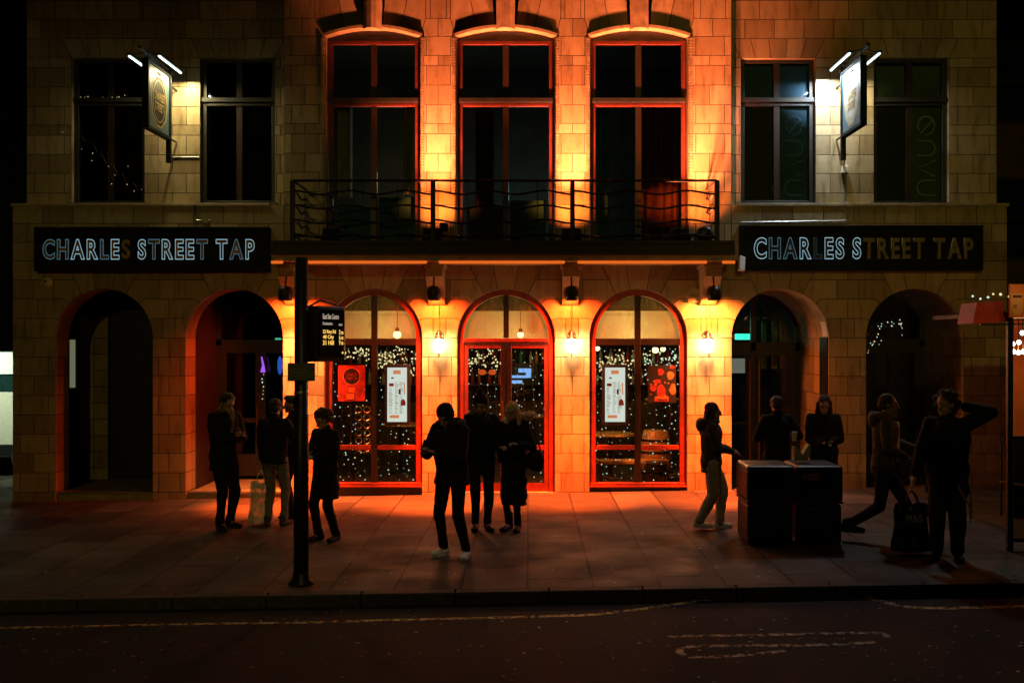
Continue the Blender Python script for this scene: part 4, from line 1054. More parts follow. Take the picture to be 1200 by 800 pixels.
for s in (-.38, .68):
    mb = MB(); mb.span(s-.03, s+.03, -.12, .12, 0, .34); lmesh(mb, 'leg', M['wood'], e)
# scroll-pattern grille beside the left poster
e = empty('metal_screen', (X(427, -.45), .45, .9), 0, 'brass curled metal screen below the red badge poster', 'screen')
mb = MB()
for r_ in range(6):
    for c_ in range(2):
        cx_, cz_ = X(420+c_*10, -.45), Z(480+r_*9, -.45); mb.tube([(cx_+.055*math.cos(t), .45, cz_+.05*math.sin(t)) for t in [2*PI*k/14 for k in range(14)]], .010, 5, closed=True)
mb.build('scrollwork', M['brass'], e)
mb = MB(); mb.tube([(X(414, -.45), .45, .03), (X(414, -.45), .45, Z(470, -.45))], .012, 6); mb.tube([(X(437, -.45), .45, .03), (X(437, -.45), .45, Z(470, -.45))], .012, 6); mb.tube([(X(414, -.45), .45, Z(530, -.45)), (X(437, -.45), .45, Z(530, -.45))], .012, 6); mb.build('screen_frame', M['blackmetal'], e)
e = empty('television', (X(612, -3.4), 3.4, Z(440, -3.4)), 0, 'blue lit television seen through the right door leaf', 'television')
mb = MB(); mb.box((0, .03, 0), (.62, .05, .42), Euler((0, R(-8), 0)), bev=.01); lmesh(mb, 'casing', M['blackmetal'], e)
mb = MB()
for (dx, dz, w, h) in ((.05, .1, .25, .08), (-.05, -.02, .3, .05), (-.1, -.12, .2, .06), (.12, .02, .1, .12)): mb.box((dx, -.005, dz), (w, .01, h))
lmesh(mb, 'lit_picture', emit('blue_television_picture', (.25, .5, 1), 1.0), e)
red = emit('orange_paper_lamp', (1, .12, .02), .6)
for i, (px, lab) in enumerate(((565, 'left of the two small orange lampshades behind the left door leaf'), (577, 'right of the two small orange lampshades behind the left door leaf'))):
    e = empty('lampshade', (X(px, -2), 2.0, Z(436, -2)), 0, lab, 'lampshade', 'orange lampshades behind the door'); mb = MB(); mb.ell((0, 0, 0), (.075, .075, .05), n=14); lmesh(mb, 'shade', red, e, True)
    mb = MB(); mb.tube([(0, 0, .05), (0, 0, 1.0)], .005, 5); lmesh(mb, 'flex', M['blackmetal'], e)
# ================================================================= GROUND
def sheet(name, x0, x1, y0, y1, nx, ny, zf, mat, kind='structure'):
    vs = []; fs = []
    for j in range(ny+1):
        for i in range(nx+1):
            x = x0+(x1-x0)*i/nx; y = y0+(y1-y0)*j/ny; vs.append((x, y, zf(x, y)))
    for j in range(ny):
        for i in range(nx):
            a = j*(nx+1)+i; fs.append((a, a+1, a+nx+2, a+nx+1))
    me = bpy.data.meshes.new(name); me.from_pydata(vs, [], fs); me.materials.append(mat); me.update()
    o = link(name, me); tag(o, kind=kind); return o
def sg(x): return 0.017*max(-12, min(12, x))
def pave_mat():
    m, nt, b = newmat('worn_paving_slabs'); tc = nt.nodes.new('ShaderNodeTexCoord')
    mp = nt.nodes.new('ShaderNodeMapping'); mp.inputs['Rotation'].default_value = (0, 0, R(90)); mp.inputs['Location'].default_value = (.33, .02, 0)
    br = nt.nodes.new('ShaderNodeTexBrick'); br.inputs['Scale'].default_value = 1; br.inputs['Brick Width'].default_value = .92; br.inputs['Row Height'].default_value = .655
    br.inputs['Mortar Size'].default_value = .014; br.inputs['Mortar Smooth'].default_value = .3; br.inputs['Color1'].default_value = (.045, .038, .030, 1); br.inputs['Color2'].default_value = (.13, .11, .085, 1); br.inputs['Mortar'].default_value = (.008, .007, .006, 1); br.offset = .42; br.inputs['Bias'].default_value = -.1
    n0 = noise_n(nt, 1.7, 3); 
    nt.links.new(tc.outputs['Object'], mp.inputs['Vector']); nt.links.new(mp.outputs[0], br.inputs['Vector'])
    n = noise_n(nt, .9, 8, .65); r = ramp(nt, n.outputs['Fac'], [(.3, (.45, .42, .4)), (.65, (1, 1, 1))])
    n2 = noise_n(nt, 38, 3, .7); r2 = ramp(nt, n2.outputs['Fac'], [(.34, (.45, .42, .4)), (.42, (1, 1, 1)), (.68, (1, 1, 1)), (.74, (1.6, 1.6, 1.5))])
    mu = nt.nodes.new('ShaderNodeMix'); mu.data_type = 'RGBA'; mu.blend_type = 'MULTIPLY'; mu.inputs[0].default_value = 1
    nt.links.new(br.outputs['Color'], mu.inputs[6]); nt.links.new(r.outputs['Color'], mu.inputs[7])
    mu2 = nt.nodes.new('ShaderNodeMix'); mu2.data_type = 'RGBA'; mu2.blend_type = 'MULTIPLY'; mu2.inputs[0].default_value = .8
    nt.links.new(mu.outputs[2], mu2.inputs[6]); nt.links.new(r2.outputs['Color'], mu2.inputs[7]); nt.links.new(mu2.outputs[2], b.inputs['Base Color']); b.inputs['Specular IOR Level'].default_value = .3
    n3 = noise_n(nt, 1.4, 6, .6); rr = ramp(nt, n3.outputs['Fac'], [(.35, (.55,)*3), (.62, (.80,)*3)]); nt.links.new(rr.outputs['Color'], b.inputs['Roughness'])
    n4 = noise_n(nt, 22, 6, .7); mx = nt.nodes.new('ShaderNodeMath'); mx.operation = 'MULTIPLY_ADD'; mx.inputs[1].default_value = .25
    nt.links.new(n4.outputs['Fac'], mx.inputs[0]); inv = nt.nodes.new('ShaderNodeMath'); inv.operation = 'SUBTRACT'; inv.inputs[0].default_value = 1; nt.links.new(br.outputs['Fac'], inv.inputs[1]); nt.links.new(inv.outputs[0], mx.inputs[2])
    n5 = noise_n(nt, 2.2, 2); ad = nt.nodes.new('ShaderNodeMath'); ad.operation = 'MULTIPLY_ADD'; ad.inputs[1].default_value = 1.2; nt.links.new(n5.outputs['Fac'], ad.inputs[0]); nt.links.new(mx.outputs[0], ad.inputs[2])
    bump(nt, b, ad.outputs[0], .5, .012); return m
def asphalt():
    m, nt, b = newmat('night_asphalt'); n = noise_n(nt, 60, 5, .8); r = ramp(nt, n.outputs['Fac'], [(.3, (.008, .008, .008)), (.55, (.018, .0175, .017)), (.72, (.05, .047, .044))])
    n2 = noise_n(nt, .6, 5); r2 = ramp(nt, n2.outputs['Fac'], [(.3, (.5,)*3), (.7, (1.1,)*3)]); mu = nt.nodes.new('ShaderNodeMix'); mu.data_type = 'RGBA'; mu.blend_type = 'MULTIPLY'; mu.inputs[0].default_value = 1
    nt.links.new(r.outputs['Color'], mu.inputs[6]); nt.links.new(r2.outputs['Color'], mu.inputs[7]); nt.links.new(mu.outputs[2], b.inputs['Base Color'])
    b.inputs['Roughness'].default_value = .8; b.inputs['Specular IOR Level'].default_value = .3; n3 = noise_n(nt, 120, 3, .8); bump(nt, b, n3.outputs['Fac'], .8, .01); return m
def linemat(name, col, keep):
    """worn thermoplastic paint: flakes show the asphalt below"""
    m = bpy.data.materials.new(name); m.use_nodes = True; nt = m.node_tree; b = nt.nodes['Principled BSDF']; o = nt.nodes['Material Output']
    b.inputs['Base Color'].default_value = (*col, 1); b.inputs['Roughness'].default_value = .55
    t = nt.nodes.new('ShaderNodeBsdfTransparent'); mx = nt.nodes.new('ShaderNodeMixShader'); n = noise_n(nt, 16, 8, .75)
    r = ramp(nt, n.outputs['Fac'], [(keep-.03, (0, 0, 0)), (keep+.03, (1, 1, 1))]); nt.links.new(r.outputs['Color'], mx.inputs['Fac'])
    nt.links.new(t.outputs[0], mx.inputs[1]); nt.links.new(b.outputs[0], mx.inputs[2]); nt.links.new(mx.outputs[0], o.inputs['Surface']); return m
KY = -6.10
sheet('pavement', -60, 60, KY, 60, 60, 20, lambda x, y: sg(x), pave_mat())
sheet('road', -120, 120, -70, KY-.02, 120, 20, lambda x, y: sg(x)-.115, asphalt())
# kerb stones: a real step with joints
kb = MB(); x = -30.0; rnd = random.Random(8)
while x < 30:
    L = .915; z = sg(x+L/2); kb.box((x+L/2, KY-.065, z-.073), (L-.012, .13, .150), Euler((0, -.017 if abs(x) < 12 else 0, 0)), bev=.012); x += L
o = kb.build('kerb', simple('granite_kerb', (.05, .046, .038), .8, var=.4, scale=20, bmp=.3)); tag(o, kind='structure')
# painted lines
def road_path(name, pts, wd, mat, lift=-.115+.004):
    w = []
    for px, py in pts: w.append(ground(px, py, lift))
    # densify (Catmull-Rom)
    q = []
    for i in range(len(w)-1):
        p0 = w[max(i-1, 0)]; p1 = w[i]; p2 = w[i+1]; p3 = w[min(i+2, len(w)-1)]
        for k in range(8):
            t = k/8; q.append(.5*((2*p1)+(p2-p0)*t+(2*p0-5*p1+4*p2-p3)*t*t+(3*p1-p0-3*p2+p3)*t**3))
    q.append(w[-1]); mb = MB()
    L = []; Rr = []
    for i, p in enumerate(q):
        t = (q[min(i+1, len(q)-1)]-q[max(i-1, 0)]); t.z = 0; t.normalize(); n = Vector((-t.y, t.x, 0)); 
        a = p+n*wd/2; c = p-n*wd/2; a.z = sg(a.x)+lift; c.z = sg(c.x)+lift; L.append(a); Rr.append(c)
    for i in range(len(q)-1): mb.face([L[i], L[i+1], Rr[i+1], Rr[i]])
    o = mb.build(name, mat); tag(o, kind='structure'); return o
LY = linemat('worn_yellow_line', (.60, .46, .15), .49); LW = linemat('worn_pale_marking', (.50, .42, .22), .50)
road_path('yellow_line', [(-200, 736), (0, 735), (200, 731), (380, 728.5)], .055, LY)
road_path('yellow_line', [(382, 728), (640, 721.5), (700, 719), (760, 712), (800, 706), (850, 700)], .07, LY)
road_path('yellow_line', [(885, 700), (940, 698), (1000, 697.5), (1030, 703), (1060, 710), (1110, 712), (1200, 710), (1400, 708)], .08, LY)
road_path('road_marking', [(782, 745), (880, 743.5), (960, 742), (1028, 741), (1040, 747)], .065, LW)
road_path('road_marking', [(1026, 752), (960, 755), (880, 756), (810, 757), (796, 763), (806, 768)], .065, LW)
road_path('road_marking', [(806, 770), (860, 768), (920, 762)], .055, LW)
# litter, leaf scraps and gum on the ground
lt = MB(); rnd = random.Random(21)
for i in range(800):
    px = rnd.uniform(-20, 1220); py = rnd.choice((rnd.uniform(600, 800), rnd.uniform(640, 770)))
    rd = py > 706; p = ground(px, py, -.109 if rd else .006)
    if -p.y > 6.05 and not rd: continue
    if rd and -p.y < 6.3: continue
    r = rnd.uniform(.005, .018); a0 = rnd.uniform(0, 6); n = rnd.choice((4, 5, 6)); tl = rnd.uniform(0, .5)
    lt.face([(p.x+r*rnd.uniform(.6, 1.4)*math.cos(a0+2*PI*k/n), p.y+r*rnd.uniform(.6, 1.4)*math.sin(a0+2*PI*k/n), p.z+.012*tl*math.cos(a0+2*PI*k/n+1)+.008*tl) for k in range(n)], rnd.choice((0, 0, 1)))
me = lt.mesh('litter', [simple('pale_litter', (.6, .55, .45), .7), simple('brown_leaf', (.38, .14, .04), .7)]); o = link('litter', me); tag(o, kind='stuff')

# ================================================================= bus stop pole
p = ground(353, 684); s = F/(D+p.y); zt = H+(400-222)/s*0+H*0
base = empty('bus_stop_pole', (p.x, p.y, p.z), 0, 'tall dark bus stop pole standing near the kerb in front of the left balcony end', 'pole')
dz = lambda py: H-(py-400)/s-p.z
mb = MB(); mb.lathe([(.075, 0), (.075, dz(486)), (.068, dz(485)), (.068, dz(302))], (0, 0, 0), 20); lmesh(mb, 'post', M['blackmetal'], base, True)
mb = MB(); mb.lathe([(.13, 0), (.12, .03), (.085, .05), (.085, .12)], (0, 0, 0), 20); lmesh(mb, 'base_collar', M['blackmetal'], base, True)
mb = MB(); mb.lathe([(.072, dz(462)), (.074, dz(461)), (.074, dz(459)), (.072, dz(458))], (0, 0, 0), 20); lmesh(mb, 'clamp_band', M['steel'], base)
mb = MB(); mb.span(-.115, .16, -.10, -.08, dz(446), dz(425), bev=.006); pl = lmesh(mb, 'information_plate', simple('dark_green_plate', (.05, .06, .035), .5), base)
pm = simple('plate_print', (.10, .115, .06), .5)
mb = MB()
for k, (a, b) in enumerate(((-.08, .09), (-.09, .07), (-.06, .05))): mb.span(a, b, -.104, -.101, dz(433+k*4), dz(431.4+k*4))
lmesh(mb, 'plate_print', pm, base)
# departure display, turned so its face looks half to the right
dd = empty('departure_display', (p.x+.06, p.y, p.z), R(61), 'black bus departure display with amber figures bolted to the pole', 'display')
z0, z1 = dz(424), dz(358)
mb = MB(); mb.span(.05, .50, -.09, .09, z0, z1, bev=.02); lmesh(mb, 'casing', M['blackmetal'], dd)
mb = MB(); mb.tube([(-.05, 0, z1-.05), (.06, 0, z1-.05)], .025, 8); mb.tube([(-.05, 0, z0+.05), (.06, 0, z0+.05)], .025, 8); lmesh(mb, 'mounting_bracket', M['blackmetal'], dd); mb = MB(); mb.tube([(-.0, 0, z1-.02), (.2, 0, z1+.06), (.45, 0, z1+.02)], .012, 6); lmesh(mb, 'mounting_arm', M['blackmetal'], dd)
mb = MB(); mb.span(.085, .465, -.10, -.092, z0+.04, z1-.035, bev=.003); lmesh(mb, 'screen', simple('black_glass', (.012, .010, .010), .12, bmp=0), dd)
yf = -.1035
def dtext(txt, x, z, h, mat, w=None):
    me = text_mesh(txt, .015, .5); xs = [v.co.x for v in me.vertices]; ys = [v.co.y for v in me.vertices]; hh = max(ys)-min(ys); k = h/hh; kx = (w/(max(xs)-min(xs))) if w else k
    for v in me.vertices: v.co = Vector((x+(v.co.x-min(xs))*kx, yf-.001*v.co.z, z+(v.co.y-min(ys))*k))
    me.materials.clear(); me.materials.append(mat); o = bpy.data.objects.new('display_text', me); C.objects.link(o); o.parent = dd
Hh = z1-z0
dtext('East Site Centre', .12, z1-Hh*.235, .055, M['screenwhite'], .25); dtext('Destination', .12, z1-Hh*.34, .030, M['screenwhite'], .15); dtext('min', .37, z1-Hh*.35, .026, M['screenwhite'])
for k, (t, n) in enumerate((('Oadby', '3'), ('City', '6'), ('Town', '9'))):
    dtext('%s' % (['22 Ring Rd', '48 City', '31 Hill'][k]), .12, z1-Hh*(.51+.095*k), .048, M['amber_led'], (.20, .17, .17)[k]); dtext(n+' m', .375, z1-Hh*(.51+.095*k), .048, M['amber_led'], .065)
mb = MB(); mb.lathe([(.011, yf), (.011, yf-.003)], (0, 0, 0), 10); mb2 = MB(); mb2.ell((.43, yf, z0+.09), (.012, .003, .012)); lmesh(mb2, 'indicator_lamp', M['amber_led'], dd)

# ================================================================= litter bin unit
p = ground(932, 640); s = F/(D+p.y); wd = 113/s; hh = 94/s
e = empty('litter_bin', (p.x, p.y, p.z), 0, 'wide black double litter bin with two openings standing right of the walking woman', 'litter bin')
mb = MB(); dpt = .62
pr_ = [(-wd/2+.05, 0), (wd/2-.05, 0), (wd/2, .05), (wd/2, hh-.10), (wd/2-.03, hh-.03), (wd/2-.10, hh), (-wd/2+.10, hh), (-wd/2+.03, hh-.03), (-wd/2, hh-.10), (-wd/2, .05)]
for (a, b) in (((-wd/2+.0), -.012), (.012, wd/2)):
    mb.box(((a+b)/2, dpt/2, hh*.27), (b-a-.02, dpt-.04, hh*.50), bev=.035)
lmesh(mb, 'body', M['blackmetal'], e)
mb = MB(); mb.box((0, dpt/2, .03), (wd-.10, dpt-.1, .06)); mb.box((0, dpt/2, hh*.545), (wd, dpt, .03), bev=.01); lmesh(mb, 'trim_band', M['steel'] if False else simple('scuffed_dark_band', (.07, .06, .05), .4, metal=.4), e)
mb = MB(); b_ = .12
for (a, b) in ((-wd/2, -.01), (.01, wd/2)):
    # hood: sides, back, top and a frame round the mouth
    mb.box((a+.05, dpt/2, hh*.76), (.10, dpt, hh*.40), bev=.03); mb.box((b-.05, dpt/2, hh*.76), (.10, dpt, hh*.40), bev=.03)
    mb.box(((a+b)/2, dpt/2, hh*.955), (b-a, dpt, hh*.09), bev=.035); mb.box(((a+b)/2, dpt/2, hh*.63), (b-a-.02, dpt-.01, hh*.14), bev=.02); mb.box(((a+b)/2, dpt-.03, hh*.78), (b-a-.04, .04, hh*.36))
lmesh(mb, 'hood', M['blackmetal'], e)
txm = simple('faded_bin_lettering', (.11, .10, .07), .6)
def btext(txt, x, z, h, w):
    me = text_mesh(txt, .01, .5); xs = [v.co.x for v in me.vertices]; ys = [v.co.y for v in me.vertices]; kx = w/(max(xs)-min(xs)); k = h/(max(ys)-min(ys)); c = (max(xs)+min(xs))/2
    for v in me.vertices: v.co = Vector((x+(v.co.x-c)*kx, .012-.004*(v.co.z+.5), z+(v.co.y-min(ys))*k))
    me.materials.clear(); me.materials.append(txm); o = bpy.data.objects.new('bin_lettering', me); C.objects.link(o); o.parent = e
for cx_, top, bot_ in ((-wd*.24, 'LITTER', 'CIGARETTES'), (wd*.24, 'REFUSE', 'RECYCLING')):
    btext(top, cx_, hh*.43, .045, .20); btext('&', cx_, hh*.36, .04, .03); btext(bot_, cx_, hh*.29, .045, .32)
mb = MB()
for k in range(4): mb.box((wd*.17, -.004, hh*(.90-.022*k)), (.20, .006, .010))
mb.box((-wd*.35, -.004, hh*.88), (.03, .006, .008)); mb.box((-wd*.28, -.004, hh*.885), (.03, .006, .008)); lmesh(mb, 'notice_label', simple('orange_bin_label', (.30, .15, .04), .6), e)
# pale paper sticking out behind the bin
# ================================================================= kiosk with red awning (right edge)
p = ground(1183, 645); kx, ky, kz = p.x, p.y, p.z; s = F/(D+ky); Zk = lambda py: H-(py-400)/s
e = empty('street_kiosk', (kx, ky, kz), 0, 'orange lit glazed kiosk with a red sloping awning at the right edge', 'kiosk')
mb = MB(); mb.span(kx-.03, kx+.03, ky-.03, ky+.03, kz, Zk(371), bev=.006); mb.build('post', M['blackmetal'], e)
mb = MB(); mb.span(kx+2.3, kx+2.36, ky+1.9, ky+1.95, kz, Zk(371), bev=.006); mb.build('post', M['blackmetal'], e)
mb = MB(); mb.span(kx+2.3, kx+2.36, ky-.03, ky+.03, kz, Zk(371), bev=.006); mb.build('post', M['blackmetal'], e)
mb = MB(); mb.span(kx-.05, kx+2.5, ky-.10, ky+2.0, Zk(371), Zk(365), bev=.01); mb.build('roof', M['blackmetal'], e)
mb = MB(); mb.span(kx+.03, kx+2.3, ky-.02, ky+.02, Zk(514), Zk(510.5)); mb.span(kx+.03, kx+2.3, ky-.02, ky+.02, kz+.10, kz+.14); mb.build('rail', M['blackmetal'], e)
mb = MB(); mb.face([(kx+.03, ky, kz+.14), (kx+2.3, ky, kz+.14), (kx+2.3, ky, Zk(514)), (kx+.03, ky, Zk(514))]); mb.build('glass_screen', M['darkglass'], e)
ow = simple('orange_painted_board', (.62, .22, .07), .7, var=.2, scale=2)
mb = MB(); mb.span(X(1188.5, -ky-1.96), kx+2.5, ky+1.96, ky+2.0, Zk(500)-.3, Zk(371)); mb.build('back_board', ow, e)
mb = MB(); mb.span(X(1188.5, -ky-1.96), kx+2.5, ky+1.97, ky+2.01, kz, Zk(500)-.31); mb.build('lower_board', M['blackframe'], e)
mb = MB(); w0, w1 = kx-.33, kx-.02; zf, zk = Zk(379), Zk(352)
mb.prism([Vector((w0-.08, ky+.0, zf)), Vector((w1, ky+.0, zf+.02)), Vector((w1, ky+.12, zk)), Vector((w0+.02, ky+.12, zk-.02))], (0, .4, 0)); mb.build('awning', simple('red_awning_canvas', (.50, .05, .015), .7, sheen=.3), e)
mb = MB(); mb.span(w0, kx+.4, ky-.02, ky+.01, zf-.02, zf-.002); mb.build('awning_bar', M['blackmetal'], e)
point('kiosk_lamp_light', (kx+.55, ky+1.0, Zk(371)-.35), 22, (1, .30, .07), .06)
point('awning_lamp_light', (kx-.35, ky-.22, Zk(388)), .35, (1, .12, .03), .05)
e2 = empty('advert_sign', (kx+.02, ky-.1, Zk(372)), 0, 'small orange sign plate standing on the kiosk roof corner', 'sign')
mb = MB(); mb.box((kx+.02, ky-.12, Zk(353)), (.165, .03, .37), bev=.008); mb.build('plate', simple('orange_sign_plate', (.85, .26, .05), .5, var=.15), e2)
mb = MB(); mb.face([(kx+.02+.068*math.cos(t), ky-.137, Zk(353)+(-.05+.11*math.sin(t) if math.sin(t) < 0 else .13*min(1, math.sin(t)*3)-.05)) for t in [2*PI*k/36 for k in range(36)]]); mb.build('plate_panel', simple('pale_orange_shield', (1.0, .5, .18), .5, var=.1), e2)
mb = MB(); mb.span(kx-.03, kx+.07, ky-.1405, ky-.1395, Zk(349.4), Zk(346.5)); mb.span(kx-.03, kx+.01, ky-.1405, ky-.1395, Zk(361), Zk(360)); mb.span(kx-.03, kx+.02, ky-.1405, ky-.1395, Zk(358.6), Zk(357.8)); mb.build('plate_print', M['menuline'], e2)
point('advert_sign_light', (kx+.02, ky-.45, Zk(340)), .9, (1, .5, .2), .04)
rnd = random.Random(9)
strand([(kx-.40+k*.11, ky+.05, Zk(352)+.02+.03*rnd.random()+.035*k*.35) for k in range(9)], 12, 'tangled white fairy lights along the top of the red awning', None, False, .03, (.8, 1.8))
BG = emit('large_white_bulb', (1, .9, .7), 6)
for i, (px, py, lab) in enumerate(((1187, 403, 'leftmost upper round bulb inside the orange kiosk'), (1194, 401, 'second upper round bulb inside the orange kiosk'), (1198, 390, 'topmost round bulb inside the orange kiosk'), (1188, 412, 'lower left round bulb inside the orange kiosk'), (1193.5, 413, 'lower middle round bulb inside the orange kiosk'), (1199, 412, 'lower right round bulb inside the orange kiosk'))):
    q = W(px, py, -ky-1.0); o = empty('festoon_bulb', q, 0, lab, 'bulb', 'round bulbs inside the kiosk')
    mb = MB(); mb.ell((0, 0, 0), (.026, .026, .03), n=10); lmesh(mb, 'globe', BG, o, True)
    mb = MB(); mb.tube([(0, 0, .028), (0, 0, Zk(371)-q.z)], .004, 5); lmesh(mb, 'flex', M['blackmetal'], o)
# slatted chair behind the glass
q = ground(1204, 606); e = empty('slatted_chair', q, R(20), 'black slatted chair inside the orange kiosk', 'chair')
for sx in (-.22, .22):
    for sy, h in ((-.22, .45), (.22, .98)):
        mb = MB(); mb.tube([(sx, sy, 0), (sx, sy, h)], .016, 6); lmesh(mb, 'leg', M['blackmetal'], e)
mb = MB(); mb.box((0, 0, .45), (.48, .48, .03), bev=.01); lmesh(mb, 'seat', M['blackmetal'], e)
mb = MB(); mb.tube([(-.22, .22, .95), (-.15, .22, 1.04), (.15, .22, 1.04), (.22, .22, .95)], .016, 6)
for k in range(5): mb.tube([(-.14+.07*k, .22, .5), (-.14+.07*k, .22, 1.03)], .009, 5)
lmesh(mb, 'backrest', M['blackmetal'], e)

# ================================================================= van in the side street (left edge)
vx = X(14, -1.5)-.0; e = empty('parked_van', (vx-1.0, 3.2, sg(-10)), 0, 'pale van parked in the dark side street at the left edge', 'van')
van = simple('pale_van_paint', (.62, .62, .50), .35, var=.08, bmp=.02); x0 = -2.6; x1 = 1.25
mb = MB(); mb.prism([Vector((x0, 0, .38)), Vector((x1-.10, 0, .38)), Vector((x1, 0, .55)), Vector((x1, 0, 1.15)), Vector((x1-.12, 0, 1.62)), Vector((x0, 0, 1.62))], (0, 1.9, 0)); lmesh(mb, 'body', van, e)
mb = MB(); mb.prism([Vector((x0, .02, 1.63)), Vector((x1-.13, .02, 1.63)), Vector((x1-.22, .02, 1.96)), Vector((x0, .02, 1.96))], (0, 1.86, 0)); lmesh(mb, 'window', simple('dark_teal_glass', (.01, .03, .03), .15, bmp=0), e)
mb = MB(); mb.prism([Vector((x0, 0, 1.965)), Vector((x1-.24, 0, 1.965)), Vector((x1-.30, 0, 2.33)), Vector((x1-.42, 0, 2.38)), Vector((x0, 0, 2.38))], (0, 1.9, 0)); lmesh(mb, 'roof', simple('white_roof_panel', (.8, .85, .82), .4, var=.05), e)
for wx in (x0+.55, x1-.75):
    for wy in (-.0, 1.9):
        mb = MB(); mb.lathe([(.33, -.10), (.36, -.07), (.36, .07), (.33, .10)], (wx, wy, .36), 22, mat=Matrix.Rotation(R(90), 3, 'X')); wl = lmesh(mb, 'wheel', simple('tyre', (.02, .02, .02), .8), e)
        mb = MB(); mb.lathe([(.2, -.105), (.2, .105)], (wx, wy, .36), 16, mat=Matrix.Rotation(R(90), 3, 'X')); hb = lmesh(mb, 'rim', M['steel'], wl)
mb = MB(); mb.span(x0, x1+.03, -.03, .0, .40, .62); lmesh(mb, 'bumper', M['blackmetal'], e)
mb = MB(); mb.box((x1-.06, -.008, .92), (.08, .02, .10), bev=.005); lmesh(mb, 'headlight', M['steel'], e)
area('side_street_light', (vx-2.2, 1.0, 4.4), (vx-1.2, 3.2, 1.6), .6, 34, (.85, 1, .75), None, R(60))
# dark neighbours set back on both sides
def neighbour(x0, x1, y, h, lab):
    e = empty('neighbour_building', ((x0+x1)/2, y, 0), 0, lab, 'building')
    mb = MB(); mb.span(x0, x1, y, y+8, -.4, h); mb.build('wall', simple('dark_brick', (.10, .06, .045), .8, scale=3), e)
    x = x0+1.0
    while x < x1-1.5:
        for z in (1.0, 4.2, 7.2):
            mb = MB(); mb.span(x, x+1.1, y-.05, y+.02, z, z+1.8); w_ = mb.build('window', M['blackframe'], e)
            mb = MB(); mb.span(x+.08, x+1.02, y-.06, y-.045, z+.08, z+.86); mb.span(x+.08, x+1.02, y-.06, y-.045, z+.94, z+1.72); mb.build('pane', simple('unlit_glass', (.01, .01, .012), .1, bmp=0), w_)
        x += 2.3
neighbour(-26, -13.5, 9, 9.5, 'unlit brick building across the side street on the left'); neighbour(9.2, 24, 6, 9.0, 'unlit brick building beyond the kiosk on the right')
# ================================================================= PEOPLE
TX = bpy.data.textures.new('cloth_folds', 'CLOUDS'); TX.noise_scale = .16; TX.noise_depth = 2
TH = bpy.data.textures.new('hair_noise', 'CLOUDS'); TH.noise_scale = .035; TH.noise_depth = 2
def remesh(mb, name, mat, parent, vox=.012, disp=0.0, tex=None, smooth=3, mid=.5):
    me = mb.mesh(name, mat, True); o = bpy.data.objects.new(name, me); C.objects.link(o)
    m = o.modifiers.new('r', 'REMESH'); m.mode = 'VOXEL'; m.voxel_size = vox; m.use_smooth_shade = True
    if smooth: m = o.modifiers.new('s', 'SMOOTH'); m.iterations = smooth; m.factor = .5
    if disp: m = o.modifiers.new('d', 'DISPLACE'); m.texture = tex or TX; m.strength = disp; m.mid_level = mid; m.texture_coords = 'LOCAL'
    dg = bpy.context.evaluated_depsgraph_get(); ev = o.evaluated_get(dg); nm = bpy.data.meshes.new_from_object(ev)
    nm.name = name; nm.materials.clear(); nm.materials.append(mat); nm.polygons.foreach_set('use_smooth', [True]*len(nm.polygons))
    o.modifiers.clear(); o.data = nm; bpy.data.meshes.remove(me); o.parent = parent; o['_local'] = 0; del o['_local']; return o
def ik(a, b, la, lb, hint):
    a = Vector(a); b = Vector(b); d = b-a; L = min(d.length, (la+lb)*.999); b = a+d.normalized()*L; d = d.normalized()
    x = (la*la-lb*lb+L*L)/(2*L); h = math.sqrt(max(0, la*la-x*x)); hint = Vector(hint); n = hint-d*hint.dot(d); n.normalize()
    return a+d*x+n*h, b
SK = {'a': simple('skin_light', (.42, .25, .17), .5, var=.1, bmp=.05), 'b': simple('skin_brown', (.22, .115, .065), .5, var=.1, bmp=.05)}
EYE = simple('eye_dark', (.03, .02, .015), .2, bmp=0)
def cloth(name, col, rough=.85, var=.25): return simple(name, col, rough, var=var, scale=18, bmp=.3, spec=.15)
